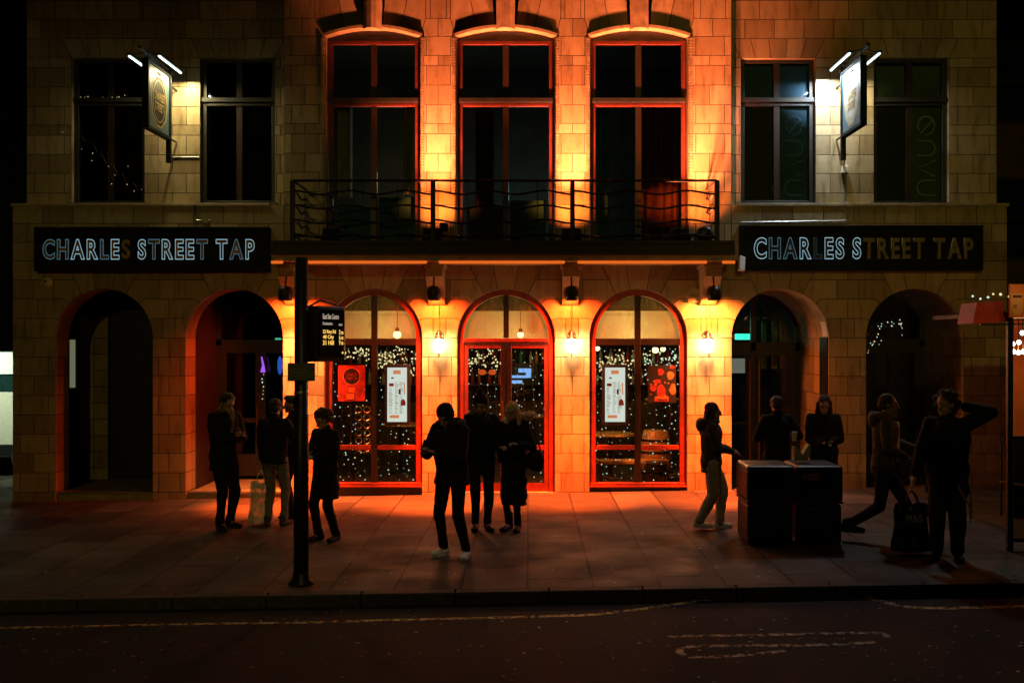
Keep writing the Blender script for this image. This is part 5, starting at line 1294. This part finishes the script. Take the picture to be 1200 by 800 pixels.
def person(px, py, h, rz, lab, skin='a', coat=(.014, .014, .016), coatlen=.80, bulk=1.0, trouser=(.012, .013, .018), trbulk=1.0, shoe=(.02, .02, .02), lh=None, rh=None, lf=(.10, 0), rf=(-.10, 0), lean=0.0, headp=0, heady=0, headr=0, hair=None, haircol=(.02, .012, .008), hat=None, hood=None, longcoat=False, skirt=.0, lknee=0, rknee=0, glasses=False, scarf=None, legskin=False, place=None, shoe_h=1.0, pack=None, lift=(0, 0), collar=True):
    """faces -y at rz 0; +x is the figure's left hand side"""
    g = place or ground(px, py); k = h/1.75
    e = empty('person', (g.x, g.y, sg(g.x)), rz, lab, 'person'); e.scale = (k, k, k)
    V = Vector; fw = -math.sin(R(lean)); 
    hipz = .92-.02*abs(lf[1]-rf[1]) - (0.05 if abs(lf[1]-rf[1]) > .5 else 0); pel = V((0, 0, hipz))
    def up(x, y, z):  # point of the upper body, leaned forward
        p = V((x, y, z-hipz)); return pel+Matrix.Rotation(R(lean), 3, 'X') @ p
    chest = up(0, -.005, 1.27); neck = up(0, .012, 1.46); sh = {1: up(.163, .01, 1.395), -1: up(-.163, .01, 1.395)}
    hc = up(0, -.01, 1.60); HM = Matrix.Rotation(R(heady), 3, 'Z') @ Matrix.Rotation(R(headp), 3, 'X') @ Matrix.Rotation(R(headr), 3, 'Y')
    hb = up(0, .02, 1.50)
    def hd(x, y, z): return hb+HM @ (V((x, y, z))+(hc-hb))
    feet = {1: V((lf[0], lf[1], .085+lift[0])), -1: V((rf[0], rf[1], .085+lift[1]))}
    hips = {1: pel+V((.09, 0, 0)), -1: pel+V((-.09, 0, 0))}
    legs = {}; 
    for s, kn in ((1, lknee), (-1, rknee)):
        kk, an = ik(hips[s], feet[s], .445, .415, (kn, -1, 0)); legs[s] = (hips[s], kk, an)
    arms = {}
    for s, t in ((1, lh), (-1, rh)):
        t = t or (s*.24, -.04, .78, s*.5, .6, 0)
        hnd = up(*t[:3]) if len(t) < 7 else V(t[:3]); hint = t[3:6] if len(t) >= 6 else (s*.6, .5, -.8)
        el, wr = ik(sh[s], hnd, .285, .255, hint); arms[s] = (sh[s], el, wr)
    # ---- body: one skin surface
    b = MB()
    b.ell(pel+V((0, 0, .0)), (.135, .09, .11)); b.cap(pel, chest, .095, .10, flat=.78); b.cap(chest+V((-.07, .01, .02)), chest+V((.07, .01, .02)), .088, .088)
    b.cap(sh[1], sh[-1], .045, .045); b.cap(up(0, .02, 1.40), hd(0, .01, -.06), .062, .055)
    b.ell(hd(0, .012, .025), (.076, .094, .092), HM, 16); b.ell(hd(0, -.022, -.045), (.056, .064, .070), HM, 14); b.ell(hd(0, -.075, -.085), (.022, .022, .020), HM, 10)
    b.cap(hd(0, -.086, .012), hd(0, -.108, -.028), .011, .017, 8); b.ell(hd(0, -.082, -.058), (.026, .016, .009), HM, 10); b.ell(hd(0, -.070, .035), (.055, .022, .012), HM, 10)
    for s in (1, -1):
        b.ell(hd(s*.078, .012, -.005), (.012, .022, .032), HM, 8)
        a0, a1, a2 = arms[s]; b.cap(a0, a1, .040, .034); b.cap(a1, a2, .034, .026)
        d = (a2-a1).normalized(); side = d.cross(V((0, 0, 1)));
        if side.length < .2: side = V((0, 1, 0))
        side.normalize(); nrm = side.cross(d).normalized()   # palm normal up-ish
        wv = side*s
        pc = a2+d*.045; b.cap(a2, a2+d*.075, .026, .036, flat=.5, side=wv)
        for f, (off, L) in enumerate(((-.027, .062), (-.009, .070), (.009, .066), (.026, .052))):
            r0 = a2+d*.082+wv*off; q1 = r0+d*L*.55-nrm*L*.12*s*0+V((0, 0, -L*.10)); q2 = q1+(d*.55+V((0, 0, -.75))).normalized()*L*.5
            b.cap(r0-d*.01, q1, .0088, .0082, 8); b.cap(q1, q2, .0082, .0072, 8)
        tq = a2+d*.03-wv*.032; t1 = tq+(d*.6-wv*.75+V((0, 0, -.1))).normalized()*.035; b.cap(tq, t1, .012, .010, 8); b.cap(t1, t1+(d*.95-wv*.1).normalized()*.03, .010, .008, 8)
        h0, h1, h2 = legs[s]; b.cap(h0, h1, .066, .044); b.cap(h1, h2, .044, .032); b.cap(h2, h2+V((0, -.10, -.05)), .028, .020)
    body = remesh(b, 'body', SK[skin], e, .0075, smooth=2)
    for s in (1, -1):
        q = MB(); q.ell(hd(s*.030, -.083, .008), (.011, .008, .007), HM, 10); q.build('eye', EYE, None); o = bpy.context.view_layer and C.objects[-1]; o.parent = e
    # ---- trousers
    t = MB(); tb = trbulk
    t.ell(pel+V((0, .01, -.01)), (.175, .135, .13))
    for s in (1, -1):
        h0, h1, h2 = legs[s]; t.cap(h0, h1, .098*tb**.5, .070*tb); hem = h1.lerp(h2, .94); t.cap(h1, hem, .070*tb, .052*tb)
        t.cap(hem+V((0, 0, .02)), hem, .056*tb, .056*tb, flat=1)
    remesh(t, 'trousers', cloth('trouser_cloth', trouser), e, .011, .028, TX, 2)
    # ---- shoes
    for s in (1, -1):
        h0, h1, h2 = legs[s]; q = MB(); base = h2+V((0, 0, -.085)); yaw = Matrix.Rotation(R(12*s), 3, 'Z')
        P = lambda x, y, z: base+yaw @ V((x, y, z))
        q.cap(P(0, .045, .045), P(0, -.09, .040), .042, .040, flat=.95, side=V((1, 0, 0))); q.ell(P(0, -.135, .035), (.046, .065, .034), yaw, 12); q.ell(P(0, .03, .062), (.040, .052, .05), yaw, 12); q.cap(P(0, .03, .09), P(0, .025, .12*shoe_h), .044, .042)
        sh_o = remesh(q, 'shoe', cloth('shoe_leather', shoe, .5, .12), e, .008, 0, None, 2)
        sl = MB(); pts = [(.034*math.cos(a)*(1.0 if math.sin(a) > 0 else 1.28), (-.06-.125*(-math.sin(a)) if math.sin(a) < 0 else -.06+.135*math.sin(a))) for a in [2*PI*i/22 for i in range(22)]]
        sl.prism([P(x, y, .0) for x, y in pts], (0, 0, .024)); so = lmesh(sl, 'sole', cloth('shoe_sole', tuple(min(.8, c*1.1+.02) for c in shoe), .7), sh_o)
    # ---- coat / jacket
    c = MB(); B = bulk; cl = coatlen
    def ring(ctr, rx, ry): return (ctr, rx, ry)
    rings = []
    for z, rx, ry in ((1.445, .075, .075), (1.425, .115, .095), (1.39, .155, .115), (1.33, .178, .138), (1.24, .180, .142), (1.12, .170, .134), (1.03, .165, .130)):
        rings.append((up(0, .005, z), rx*(B if z < 1.4 else 1), ry*B))
    z = hipz+.03
    while True:
        sp = max(0, (hipz-z)/.5); w_ = .170*B+skirt*sp+.012*math.sin(z*31+px); rings.append((V((0, .008, z)), w_, w_*.80))
        if z <= cl: break
        z = max(cl, z-.06)
    rings.append((V((0, .008, cl-.004)), rings[-1][1]*.9, rings[-1][2]*.88))
    base = []; nseg = 20
    for ctr, rx, ry in rings:
        b0 = len(c.v); base.append(b0)
        for q_ in range(nseg):
            an = 2*PI*q_/nseg; c.v.append(tuple(ctr+V((rx*math.cos(an), ry*math.sin(an), 0))))
    for i_ in range(len(base)-1):
        for q_ in range(nseg): c.f.append((base[i_]+q_, base[i_]+(q_+1) % nseg, base[i_+1]+(q_+1) % nseg, base[i_+1]+q_)); c.mi.append(0)
    c.f.append(tuple(base[0]+q_ for q_ in range(nseg))); c.f.append(tuple(base[-1]+q_ for q_ in reversed(range(nseg)))); c.mi += [0, 0]
    for s in (1, -1): c.cap(up(s*.05, .01, 1.425), sh[s]+V((-s*.005, 0, 0)), .050, .066*B)
    for s in (1, -1):
        a0, a1, a2 = arms[s]; c.cap(a0, a1, .070*B, .058*B); c.cap(a1, a1.lerp(a2, .93), .059*B, .044*B); c.cap(a1.lerp(a2, .80), a1.lerp(a2, .95), .047*B, .045*B)
    if collar: c.cap(up(0, .02, 1.44), up(0, .005, 1.475), .082, .072)
    co_ = remesh(c, 'coat', cloth('coat_cloth', coat), e, .011, .030, TX, 2)
    # ---- head dress
    hm = simple('hair', haircol, .7, var=.3, scale=60, bmp=.5)
    if hair:
        q = MB(); q.ell(hd(0, .028, .045), (.088, .098, .088), HM, 16)
        if hair == 'short': q.ell(hd(0, .05, .0), (.080, .075, .07), HM, 14)
        if hair == 'quiff': q.ell(hd(0, .05, .0), (.082, .075, .07), HM, 14); q.ell(hd(0, -.03, .105), (.07, .06, .035), HM, 12)
        if hair in ('long', 'bun'):
            q.ell(hd(0, .06, -.03), (.085, .065, .10), HM, 14)
        if hair == 'long':
            for s in (1, -1):
                q.cap(hd(s*.074, .01, .03), hd(s*.085, .0, -.12), .030, .034); q.cap(hd(s*.085, .0, -.12), up(s*.10, -.06, 1.30), .034, .022)
            q.cap(hd(0, .075, -.02), up(0, .12, 1.28), .075, .055, flat=.5, side=(1, 0, 0)); q.cap(hd(0, .07, .0), up(0, .13, 1.34), .085, .07, flat=.45, side=(1, 0, 0))
        if hair == 'curly':
            rn = random.Random(int(px))
            for _ in range(46):
                a = rn.uniform(0, 2*PI); el_ = rn.uniform(-.75, 1.4); x = math.cos(el_)*math.cos(a); y = math.cos(el_)*math.sin(a)
                if y < -.45 and el_ < .6: continue
                rr_ = rn.uniform(.026, .038); q.ell(hd(x*.115, .035+y*.115, .02+math.sin(el_)*.115), (rr_,)*3, None, 8)
        o = remesh(q, 'hair', hm, e, .009, .022, TH, 1)
    if hat in ('beanie', 'bobble'):
        q = MB(); q.ell(hd(0, .022, .052), (.092, .104, .092), HM, 16); q.cap(hd(0, .02, .015), hd(0, .018, .045), .098, .098, 16, flat=1.0)
        ho = remesh(q, 'knitted_hat', cloth('knitted_wool', (.018, .016, .018)), e, .008, .010, TH, 2)
        if hat == 'bobble':
            q = MB(); q.ell(hd(.0, .03, .172), (.042, .042, .042), None, 12); bo = remesh(q, 'bobble', cloth('bobble_wool', (.025, .018, .016)), e, .007, .022, TH, 1); bo.parent = e
    if hood == 'down':
        q = MB()
        for i in range(15):
            a = R(-150+300*i/14)+PI/2; p0 = up(.135*math.cos(a), .035+.12*math.sin(a), 1.465); 
            a = R(-150+300*(i+1)/14)+PI/2; p1 = up(.135*math.cos(a), .035+.12*math.sin(a), 1.465)
            if i < 14: q.cap(p0, p1, .045, .045, 8)
        q.ell(up(0, .15, 1.42), (.13, .07, .10)); o = remesh(q, 'hood', cloth('hood_cloth', coat), e, .010, .02, TX, 1)
    if hood == 'fur':
        q = MB(); n = 26
        pts = []
        for i in range(n+1):
            a = -PI*.35+PI*1.7*i/n; pts.append(up(.02+.19*math.cos(a), .10+.05*math.sin(a)*0+.12*math.sin(a), 1.49+.055*math.cos(a*.8)))
        for i in range(n): q.cap(pts[i], pts[i+1], .050, .050, 8)
        fo = remesh(q, 'fur_trim', simple('tan_fur', (.66, .42, .19), .9, var=.5, scale=60, bmp=.6, sheen=.6), e, .008, .045, TH, 0)
        hs = MB(); rn = random.Random(5)
        for i in range(900):
            j = rn.randrange(n); c0 = pts[j].lerp(pts[j+1], rn.random()); u = V((rn.gauss(0, 1), rn.gauss(0, 1), rn.gauss(0, 1))).normalized(); a = c0+u*.044; t_ = c0+u*(.075+.015*rn.random())+V((0, 0, -.008)); sd = u.cross(V((rn.random(), rn.random(), rn.random()))).normalized()*.0035
            hs.face([a-sd, a+sd, t_])
        lmesh(hs, 'fur_hairs', simple('tan_fur_hair', (.7, .47, .23), .8), fo)
        q = MB(); q.ell(up(.02, .16, 1.43), (.15, .09, .10)); remesh(q, 'hood', cloth('hood_cloth', coat), e, .011, .02, TX, 1)
    if glasses:
        q = MB()
        for s in (1, -1): q.tube([hd(s*.032+.024*math.cos(a), -.104, .008+.018*math.sin(a)) for a in [2*PI*i/12 for i in range(12)]], .0028, 5, closed=True); q.tube([hd(s*.055, -.102, .012), hd(s*.078, .01, .008)], .0025, 5)
        q.tube([hd(-.01, -.106, .012), hd(.01, -.106, .012)], .0025, 5); lmesh(q, 'spectacles', M['brass'], e)
    if scarf:
        q = MB()
        for i in range(12):
            a0_ = 2*PI*i/12; a1_ = 2*PI*(i+1)/12; q.cap(up(.075*math.cos(a0_), .0+.075*math.sin(a0_), 1.49), up(.075*math.cos(a1_), .0+.075*math.sin(a1_), 1.49), .032, .032, 8)
        q.cap(up(.03, -.10, 1.46), up(.02, -.15, 1.20), .035, .030, flat=.4, side=(1, 0, 0)); remesh(q, 'scarf', cloth('scarf_wool', scarf), e, .009, .018, TX, 1)
    if pack:   # open pale shirt front
        q = MB(); q.cap(up(0, -.115*B, 1.36), up(0, -.125*B, 1.0), .055, .075, flat=.45, side=(1, 0, 0)); remesh(q, 'shirt', cloth('shirt_cotton', pack), e, .010, .01, TX, 2)
    return e, k, arms, g
def held(e, k, pt):
    m = Matrix.Translation(e.location) @ Matrix.Rotation(e.rotation_euler.z, 4, 'Z') @ Matrix.Scale(k, 4); return m @ Vector(pt)
PH = emit('phone_screen_glow', (.9, .75, .6), .35)
def phone(P, s, lab, tilt=-50, glow=True):
    e, k, arms, g = P; w = arms[s][2]; d = (arms[s][2]-arms[s][1]).normalized(); pos = held(e, k, w+d*.085+Vector((0, -.01, .018)))
    o = empty('mobile_phone', pos, e.rotation_euler.z, lab, 'phone', None); rot = Euler((R(tilt), 0, 0))
    q = MB(); q.box((0, 0, 0), (.074, .009, .152), rot, bev=.003); lmesh(q, 'phone_case', M['blackmetal'], o)
    q = MB(); q.box(rot.to_matrix() @ Vector((0, .0055, 0)), (.066, .001, .138), rot); lmesh(q, 'phone_screen', PH, o)
def carrier(loc, rz, w, h, dpt, mat, lab, text=None, wr=.5):
    """crumpled carrier bag hanging from its handles; loc = handle top"""
    o = empty('carrier_bag', loc, rz, lab, 'bag'); q = MB(); nx, nz = 16, 16; rn = random.Random(int(w*1000))
    def P(u, v, side):
        x = (u-.5)*w*(.80+.25*(1-v)+.05*math.sin(9*v)); z = -.16-(1-v)*h; y = side*dpt/2*(.15+1.0*math.sin(PI*u)**.5*(1-.75*v)); n = noise.noise(Vector((u*5, v*5, side*3+w*9)))*.035*wr*2
        return (x, y+n, z+.03*math.sin(8*u+side)*v*wr)
    for side in (-1, 1):
        for i in range(nx):
            for j in range(nz): q.face([P(i/nx, j/nz, side), P((i+1)/nx, j/nz, side), P((i+1)/nx, (j+1)/nz, side), P(i/nx, (j+1)/nz, side)])
    for i in range(nx): q.face([P(i/nx, 0, -1), P((i+1)/nx, 0, -1), P((i+1)/nx, 0, 1), P(i/nx, 0, 1)])
    me = q.mesh('bag_body', mat, True); bm = bmesh.new(); bm.from_mesh(me); bmesh.ops.remove_doubles(bm, verts=bm.verts, dist=.0005); bmesh.ops.recalc_face_normals(bm, faces=bm.faces); bm.to_mesh(me); bm.free()
    ob = bpy.data.objects.new('bag_body', me); C.objects.link(ob); ob.parent = o
    for s in (-1, 1):
        q = MB(); q.tube([(-w*.22, s*dpt*.15, -.17), (-w*.10, s*.02, -.05), (0, s*.01, 0), (w*.10, s*.02, -.05), (w*.22, s*dpt*.15, -.17)], .008, 6); lmesh(q, 'handle', mat, o)
    if text:
        me = text_mesh(text, .012, .5); xs = [v.co.x for v in me.vertices]; ys = [v.co.y for v in me.vertices]; kk = .19/(max(xs)-min(xs))
        for v in me.vertices:
            x = (v.co.x-(max(xs)+min(xs))/2)*kk-.02; z = (v.co.y-min(ys))*kk*1.15-.16-h*.36; v.co = Vector((x, -dpt/2*.75-.035-.002*v.co.z, z+x*-.06))
        me.materials.clear(); me.materials.append(simple('pale_bag_print', (.6, .6, .55), .6)); t = bpy.data.objects.new('bag_lettering', me); C.objects.link(t); t.parent = o
    return o
# -- the group at the left pole
P1 = person(262, 619, 1.86, R(48), 'man in a dark coat with a light collar looking down by the second arch', bulk=1.06, coatlen=.74, lh=(.05, -.26, 1.22), rh=(-.03, -.28, 1.20), headp=28, hair='short', lean=4, lf=(.11, .02), rf=(-.09, -.06), scarf=(.20, .12, .06))
phone(P1, 1, 'small dark phone held by the man in the dark coat by the second arch')
P2 = person(322, 617, 1.74, R(172), 'person seen from behind in a dark jacket and pale jeans holding a clear carrier bag', bulk=1.08, coatlen=.86, trouser=(.19, .17, .12), trbulk=.95, shoe=(.06, .05, .05), lh=(.28, -.20, .74), rh=(-.34, -.22, 1.10), hair='short', headp=8, lf=(.10, 0), rf=(-.11, -.05))
gm = bpy.data.materials.new('clear_plastic'); gm.use_nodes = True; nt = gm.node_tree; nt.nodes.clear(); oo = nt.nodes.new('ShaderNodeOutputMaterial'); t1 = nt.nodes.new('ShaderNodeBsdfTransparent'); p1 = nt.nodes.new('ShaderNodeBsdfPrincipled'); p1.inputs['Base Color'].default_value = (.80, .76, .66, 1); p1.inputs['Roughness'].default_value = .25; m1 = nt.nodes.new('ShaderNodeMixShader'); nn = noise_n(nt, 9, 6, .7); rr = ramp(nt, nn.outputs['Fac'], [(.38, (.45,)*3), (.58, (.97,)*3)]); nt.links.new(rr.outputs['Color'], m1.inputs['Fac']); nt.links.new(t1.outputs[0], m1.inputs[1]); nt.links.new(p1.outputs[0], m1.inputs[2]); nt.links.new(m1.outputs[0], oo.inputs['Surface'])
q = ground(306, 615); carrier((q.x, q.y-.02, q.z+.745), R(8), .31, .55, .20, gm, 'crinkled clear plastic carrier bag hanging beside the pale jeans', wr=.8)
P3 = person(343, 606, 1.74, R(-80), 'person with short hair facing left half hidden behind the bus stop pole', lh=(.06, -.26, 1.15), rh=(-.06, -.26, 1.12), hair='quiff', headp=8, bulk=1.0)
P4 = person(381, 633, 1.65, R(-35), 'curly haired person in a long dark coat just right of the bus stop pole', coatlen=.56, bulk=1.08, skirt=.02, lh=(.06, -.24, 1.12), rh=(-.06, -.26, 1.12), hair='curly', haircol=(.05, .02, .01), headp=24, lf=(.14, .06), rf=(-.08, -.04))
phone(P4, 1, 'phone held by the curly haired person beside the pole')
# -- the group of three at the door
P5 = person(529, 652, 1.80, R(-28), 'man in a dark beanie and white trainers looking down at his phone', bulk=1.17, coatlen=.80, lh=(.0, -.27, 1.20), rh=(-.13, -.28, 1.23), hat='beanie', headp=36, lean=5, shoe=(.82, .80, .76), lf=(.18, .02), rf=(-.13, .05), hood='down', trouser=(.012, .012, .014), trbulk=.95)
phone(P5, -1, 'phone held out by the man in the beanie and white trainers', -25)
P6 = person(564, 621, 1.80, R(8), 'tall man in a bobble hat and glasses standing in front of the left door leaf', bulk=1.02, coatlen=.80, lh=(.26, -.05, .86), rh=(-.26, -.04, .86), hat='bobble', headp=24, heady=-12, glasses=True, lf=(.08, 0), rf=(-.07, .03), trouser=(.02, .016, .015), trbulk=.92)
P7 = person(602, 622, 1.68, R(-22), 'blonde woman in a long dark coat with a tan fur hood by the door', coatlen=.36, bulk=1.0, skirt=.015, lh=(.15, -.22, 1.18), rh=(-.05, -.26, 1.14), hair='long', haircol=(.62, .38, .14), headp=16, heady=-10, hood='fur', lf=(.06, .0), rf=(-.09, .04), shoe=(.018, .016, .016), trouser=(.010, .010, .012), trbulk=.82, shoe_h=1.8)
e, k, arms, g = P7; o = empty('shoulder_bag', held(e, k, (.26, .06, .95)), e.rotation_euler.z, 'dark soft shoulder bag on the hip of the blonde woman', 'bag')
q = MB(); q.ell((.02, 0, 0), (.13, .07, .15)); remesh(q, 'bag_body', cloth('bag_leather', (.02, .016, .015), .5), o, .012, .03, TX, 1)
q = MB(); q.tube([(-.06, 0, .12), (-.09, 0, .34), (-.06, -.01, .47)], .009, 6); q.tube([(.10, 0, .12), (.02, 0, .34), (-.05, .01, .47)], .009, 6); lmesh(q, 'strap', cloth('strap', (.03, .02, .015)), o)
# -- right hand side
P8 = person(834, 619, 1.63, R(82), 'young woman with long dark hair in a short jacket and pale trousers walking right', coat=(.075, .066, .045), coatlen=.78, bulk=1.07, trouser=(.42, .36, .26), trbulk=1.22, shoe=(.82, .78, .68), lh=(.04, -.24, 1.08), rh=(-.05, -.27, 1.06), hair='long', haircol=(.03, .016, .010), lf=(.06, -.10), rf=(-.05, .17), headp=6, hood='down', glasses=True, lift=(0, .015))
P9 = person(910, 607, 1.66, R(185), 'dark clothed person seen from behind between the glazed doors and the litter bin', coatlen=.7, bulk=1.08, hair='short', lh=(.2, -.25, 1.1), rh=(-.26, -.20, 1.16))
e, k, arms, g = P9; o = empty('drinks_cup', held(e, k, (-.16, .28, 1.12)), 0, 'pale paper cup glinting beside the person between doors and bin', 'cup')
q = MB(); q.lathe([(.028, 0), (.038, .11), (.040, .112), (.036, .12)], (0, 0, 0), 16); lmesh(q, 'paper_cup', M['white'], o)
q0 = ground(932, 628); o = empty('paper_bag', (q0.x, q0.y, q0.z+.86), R(10), 'pale green folded paper bag standing on the litter bin', 'bag')
q = MB(); q.prism([Vector((-.10, 0, 0)), Vector((.08, 0, 0)), Vector((.12, 0, .16)), (Vector((.09, 0, .19))), Vector((.01, 0, .07)), Vector((-.05, 0, .15)), Vector((-.09, 0, .17))], (0, .08, 0)); lmesh(q, 'folded_paper', simple('pale_green_paper', (.32, .36, .18), .6), o)
o.location.z = q0.z+.955; o.location.y = ground(932, 640).y+.3
P10 = person(965, 611, 1.69, R(-8), 'woman with long hair in a dark coat looking at her hands behind the litter bin', coatlen=.55, bulk=1.12, lh=(.05, -.26, 1.12), rh=(-.04, -.27, 1.10), hair='long', haircol=(.04, .014, .010), headp=24, skin='a')
phone(P10, 1, 'phone held by the woman behind the litter bin')
P11 = person(1036, 634, 1.76, R(72), 'man in an open olive jacket and pale shirt striding right', skin='b', coat=(.085, .065, .030), coatlen=.78, bulk=1.05, trouser=(.022, .020, .018), lf=(.06, -.42), rf=(-.06, .40), lift=(0, .10), lh=(.08, -.34, 1.10), rh=(-.12, -.22, 1.02), hair='short', haircol=(.01, .008, .006), headp=4, pack=(.55, .50, .40), hood='down', lean=3)
phone(P11, 1, 'phone held by the striding man in the olive jacket', -60)
P12 = person(1110, 655, 1.82, R(-24), 'large figure in black with one elbow raised behind the head, holding a shopping bag', coat=(.010, .010, .012), coatlen=.68, bulk=1.22, trouser=(.055, .045, .026), trbulk=1.25, lh=(.16, .08, 1.58, 1, .1, .25), rh=(-.33, -.14, .78), hair='curly', haircol=(.012, .01, .009), heady=-30, headp=6, shoe=(.05, .04, .03))
q = ground(1069, 651); bg_ = simple('black_glossy_bag', (.016, .016, .018), .22, var=.4, scale=10, bmp=.4)
carrier((q.x, q.y+.03, q.z+.72), R(4), .42, .50, .22, bg_, 'black carrier bag lettered in white hanging beside the large figure in black', text='M&S')
e, k, arms, g = P12; o = empty('hanging_strap', held(e, k, (.20, -.20, .80)), e.rotation_euler.z, 'pale looped tassel strap hanging at the hip of the large figure in black', 'strap')
q = MB(); q.tube([(-.10, 0, 0), (-.04, -.02, -.12), (.02, -.02, -.22), (.03, 0, -.34)], .010, 6); q.tube([(.03, 0, .02), (.02, -.02, -.10), (.03, -.02, -.24), (.02, 0, -.38)], .010, 6); lmesh(q, 'strap', cloth('pale_strap', (.45, .36, .16)), o)
# ================================================================= LIGHT, SKY, CAMERA
w = bpy.data.worlds.new('World'); sc.world = w; w.use_nodes = True; nt = w.node_tree
bg = nt.nodes['Background']; sky = nt.nodes.new('ShaderNodeTexSky'); sky.sky_type = 'NISHITA'; sky.sun_disc = False; sky.sun_elevation = R(-4); sky.sun_rotation = R(200)
nt.links.new(sky.outputs[0], bg.inputs['Color']); bg.inputs['Strength'].default_value = .0006
OR = (1, .20, .072)
for x, pw in ((XB(505), 3100), (XB(671), 3500), (XB(800), 2000), (XB(829), 2300)):
    spot('balcony_flood_beam', (x, -.62, 4.14), (x+(.2 if x > 2.5 else 0), 0, 8.3), pw, OR, 70, 1.0, .05)
    spot('balcony_flood_spill', (x, -.62, 4.14), (x, .1, 5.4), pw*.07, (1, .20, .035), 106, .9, .05)
for bx in BX:
    spot('downlight_wide_beam', (bx, -.42, 3.02), (bx, 0, 2.3), 260 if bx > 2 else 250, (1, .20, .03) if bx > 2 else (1, .07, .008), 156, .6, .05)
    spot('downlight_pier_beam', (bx, -.50, 3.02), (bx, 0, .75), 800, (1, .27, .08), 84, 1.0, .05)
    spot('downlight_ground_beam', (bx, -.60, 3.02), (bx, -.62, 0), 5600, (1, .10, .010), 52, .9, .05)
def tube_light(x, y, z, p, col):
    l = bpy.data.lights.new('sign_tube_light', 'AREA'); l.energy = p; l.color = col; l.shape = 'RECTANGLE'; l.size = .03; l.size_y = .62
    o = bpy.data.objects.new('sign_tube_light', l); C.objects.link(o); o.location = (x, y, z)
for (X0, zt), p, cl in ((HL, 30, (1, .80, .36)), (HR, 58, (.84, .95, 1))):
    for s in (-1, 1): tube_light(X0+s*.22, -.30, zt-.012, p*(1 if s*X0 < 0 else .3), cl if s*X0 < 0 else (1, .80, .40))
# street lamps across and beside the road, outside the picture
spot('street_lamp_light', (-3.9, -26, 7.5), (-6.8, 0, 1.2), 980, (1, .72, .13), 38, 1.0, .25)
spot('street_lamp_light', (1.5, -27, 9), (7.0, 0, 6.2), 1700, (1, .72, .11), 34, 1.0, .25)
spot('street_lamp_light', (-1.0, -11.0, 8.6), (-.2, -3.9, 0), 170, (1, .72, .36), 56, 1.0, .15)
# inside the bar
for px, y, z, p, c in ((440, .9, 2.4, 16, (1, .68, .25)), (593, .9, 2.4, 20, (1, .66, .24)), (748, .9, 2.4, 26, (1, .68, .25)), (600, 5.2, 2.9, 6, (1, .7, .3)), (760, 4.6, 2.9, 4, (1, .75, .4))):
    point('bar_lamp_light', (X(px, -y), y, z), p, c, .1)
point('bar_lamp_light', (X(440), .9, 3.3), 7, (1, .7, .3), .1); point('bar_lamp_light', (X(740), .9, 3.3), 9, (1, .7, .3), .1)
point('hall_light', (X(880), 3.6, 2.7), 4, (.8, .9, .6), .1)
point('upper_room_light', (X(440), 1.6, 5.2), 18, (.8, .95, .6), .2); point('upper_room_light', (X(620), 1.6, 5.0), 24, (.4, .9, .9), .2)

cam = bpy.data.cameras.new('camera'); co = bpy.data.objects.new('camera', cam); C.objects.link(co)
co.location = (0, -D, H); co.rotation_euler = (R(90), 0, 0); cam.lens = 36*F/1200; cam.sensor_width = 36; cam.shift_x = -(VX-600)/1200; cam.shift_y = 0; cam.clip_end = 400; cam.clip_start = .05
sc.camera = co
sc.view_settings.view_transform = 'Standard'; sc.view_settings.look = 'None'; sc.view_settings.exposure = 0; sc.view_settings.gamma = 1
sc.cycles.use_denoising = True; sc.cycles.max_bounces = 6; sc.cycles.transparent_max_bounces = 12; sc.cycles.sample_clamp_indirect = 3
sc.cycles.use_light_tree = True; sc.cycles.caustics_reflective = False; sc.cycles.caustics_refractive = False
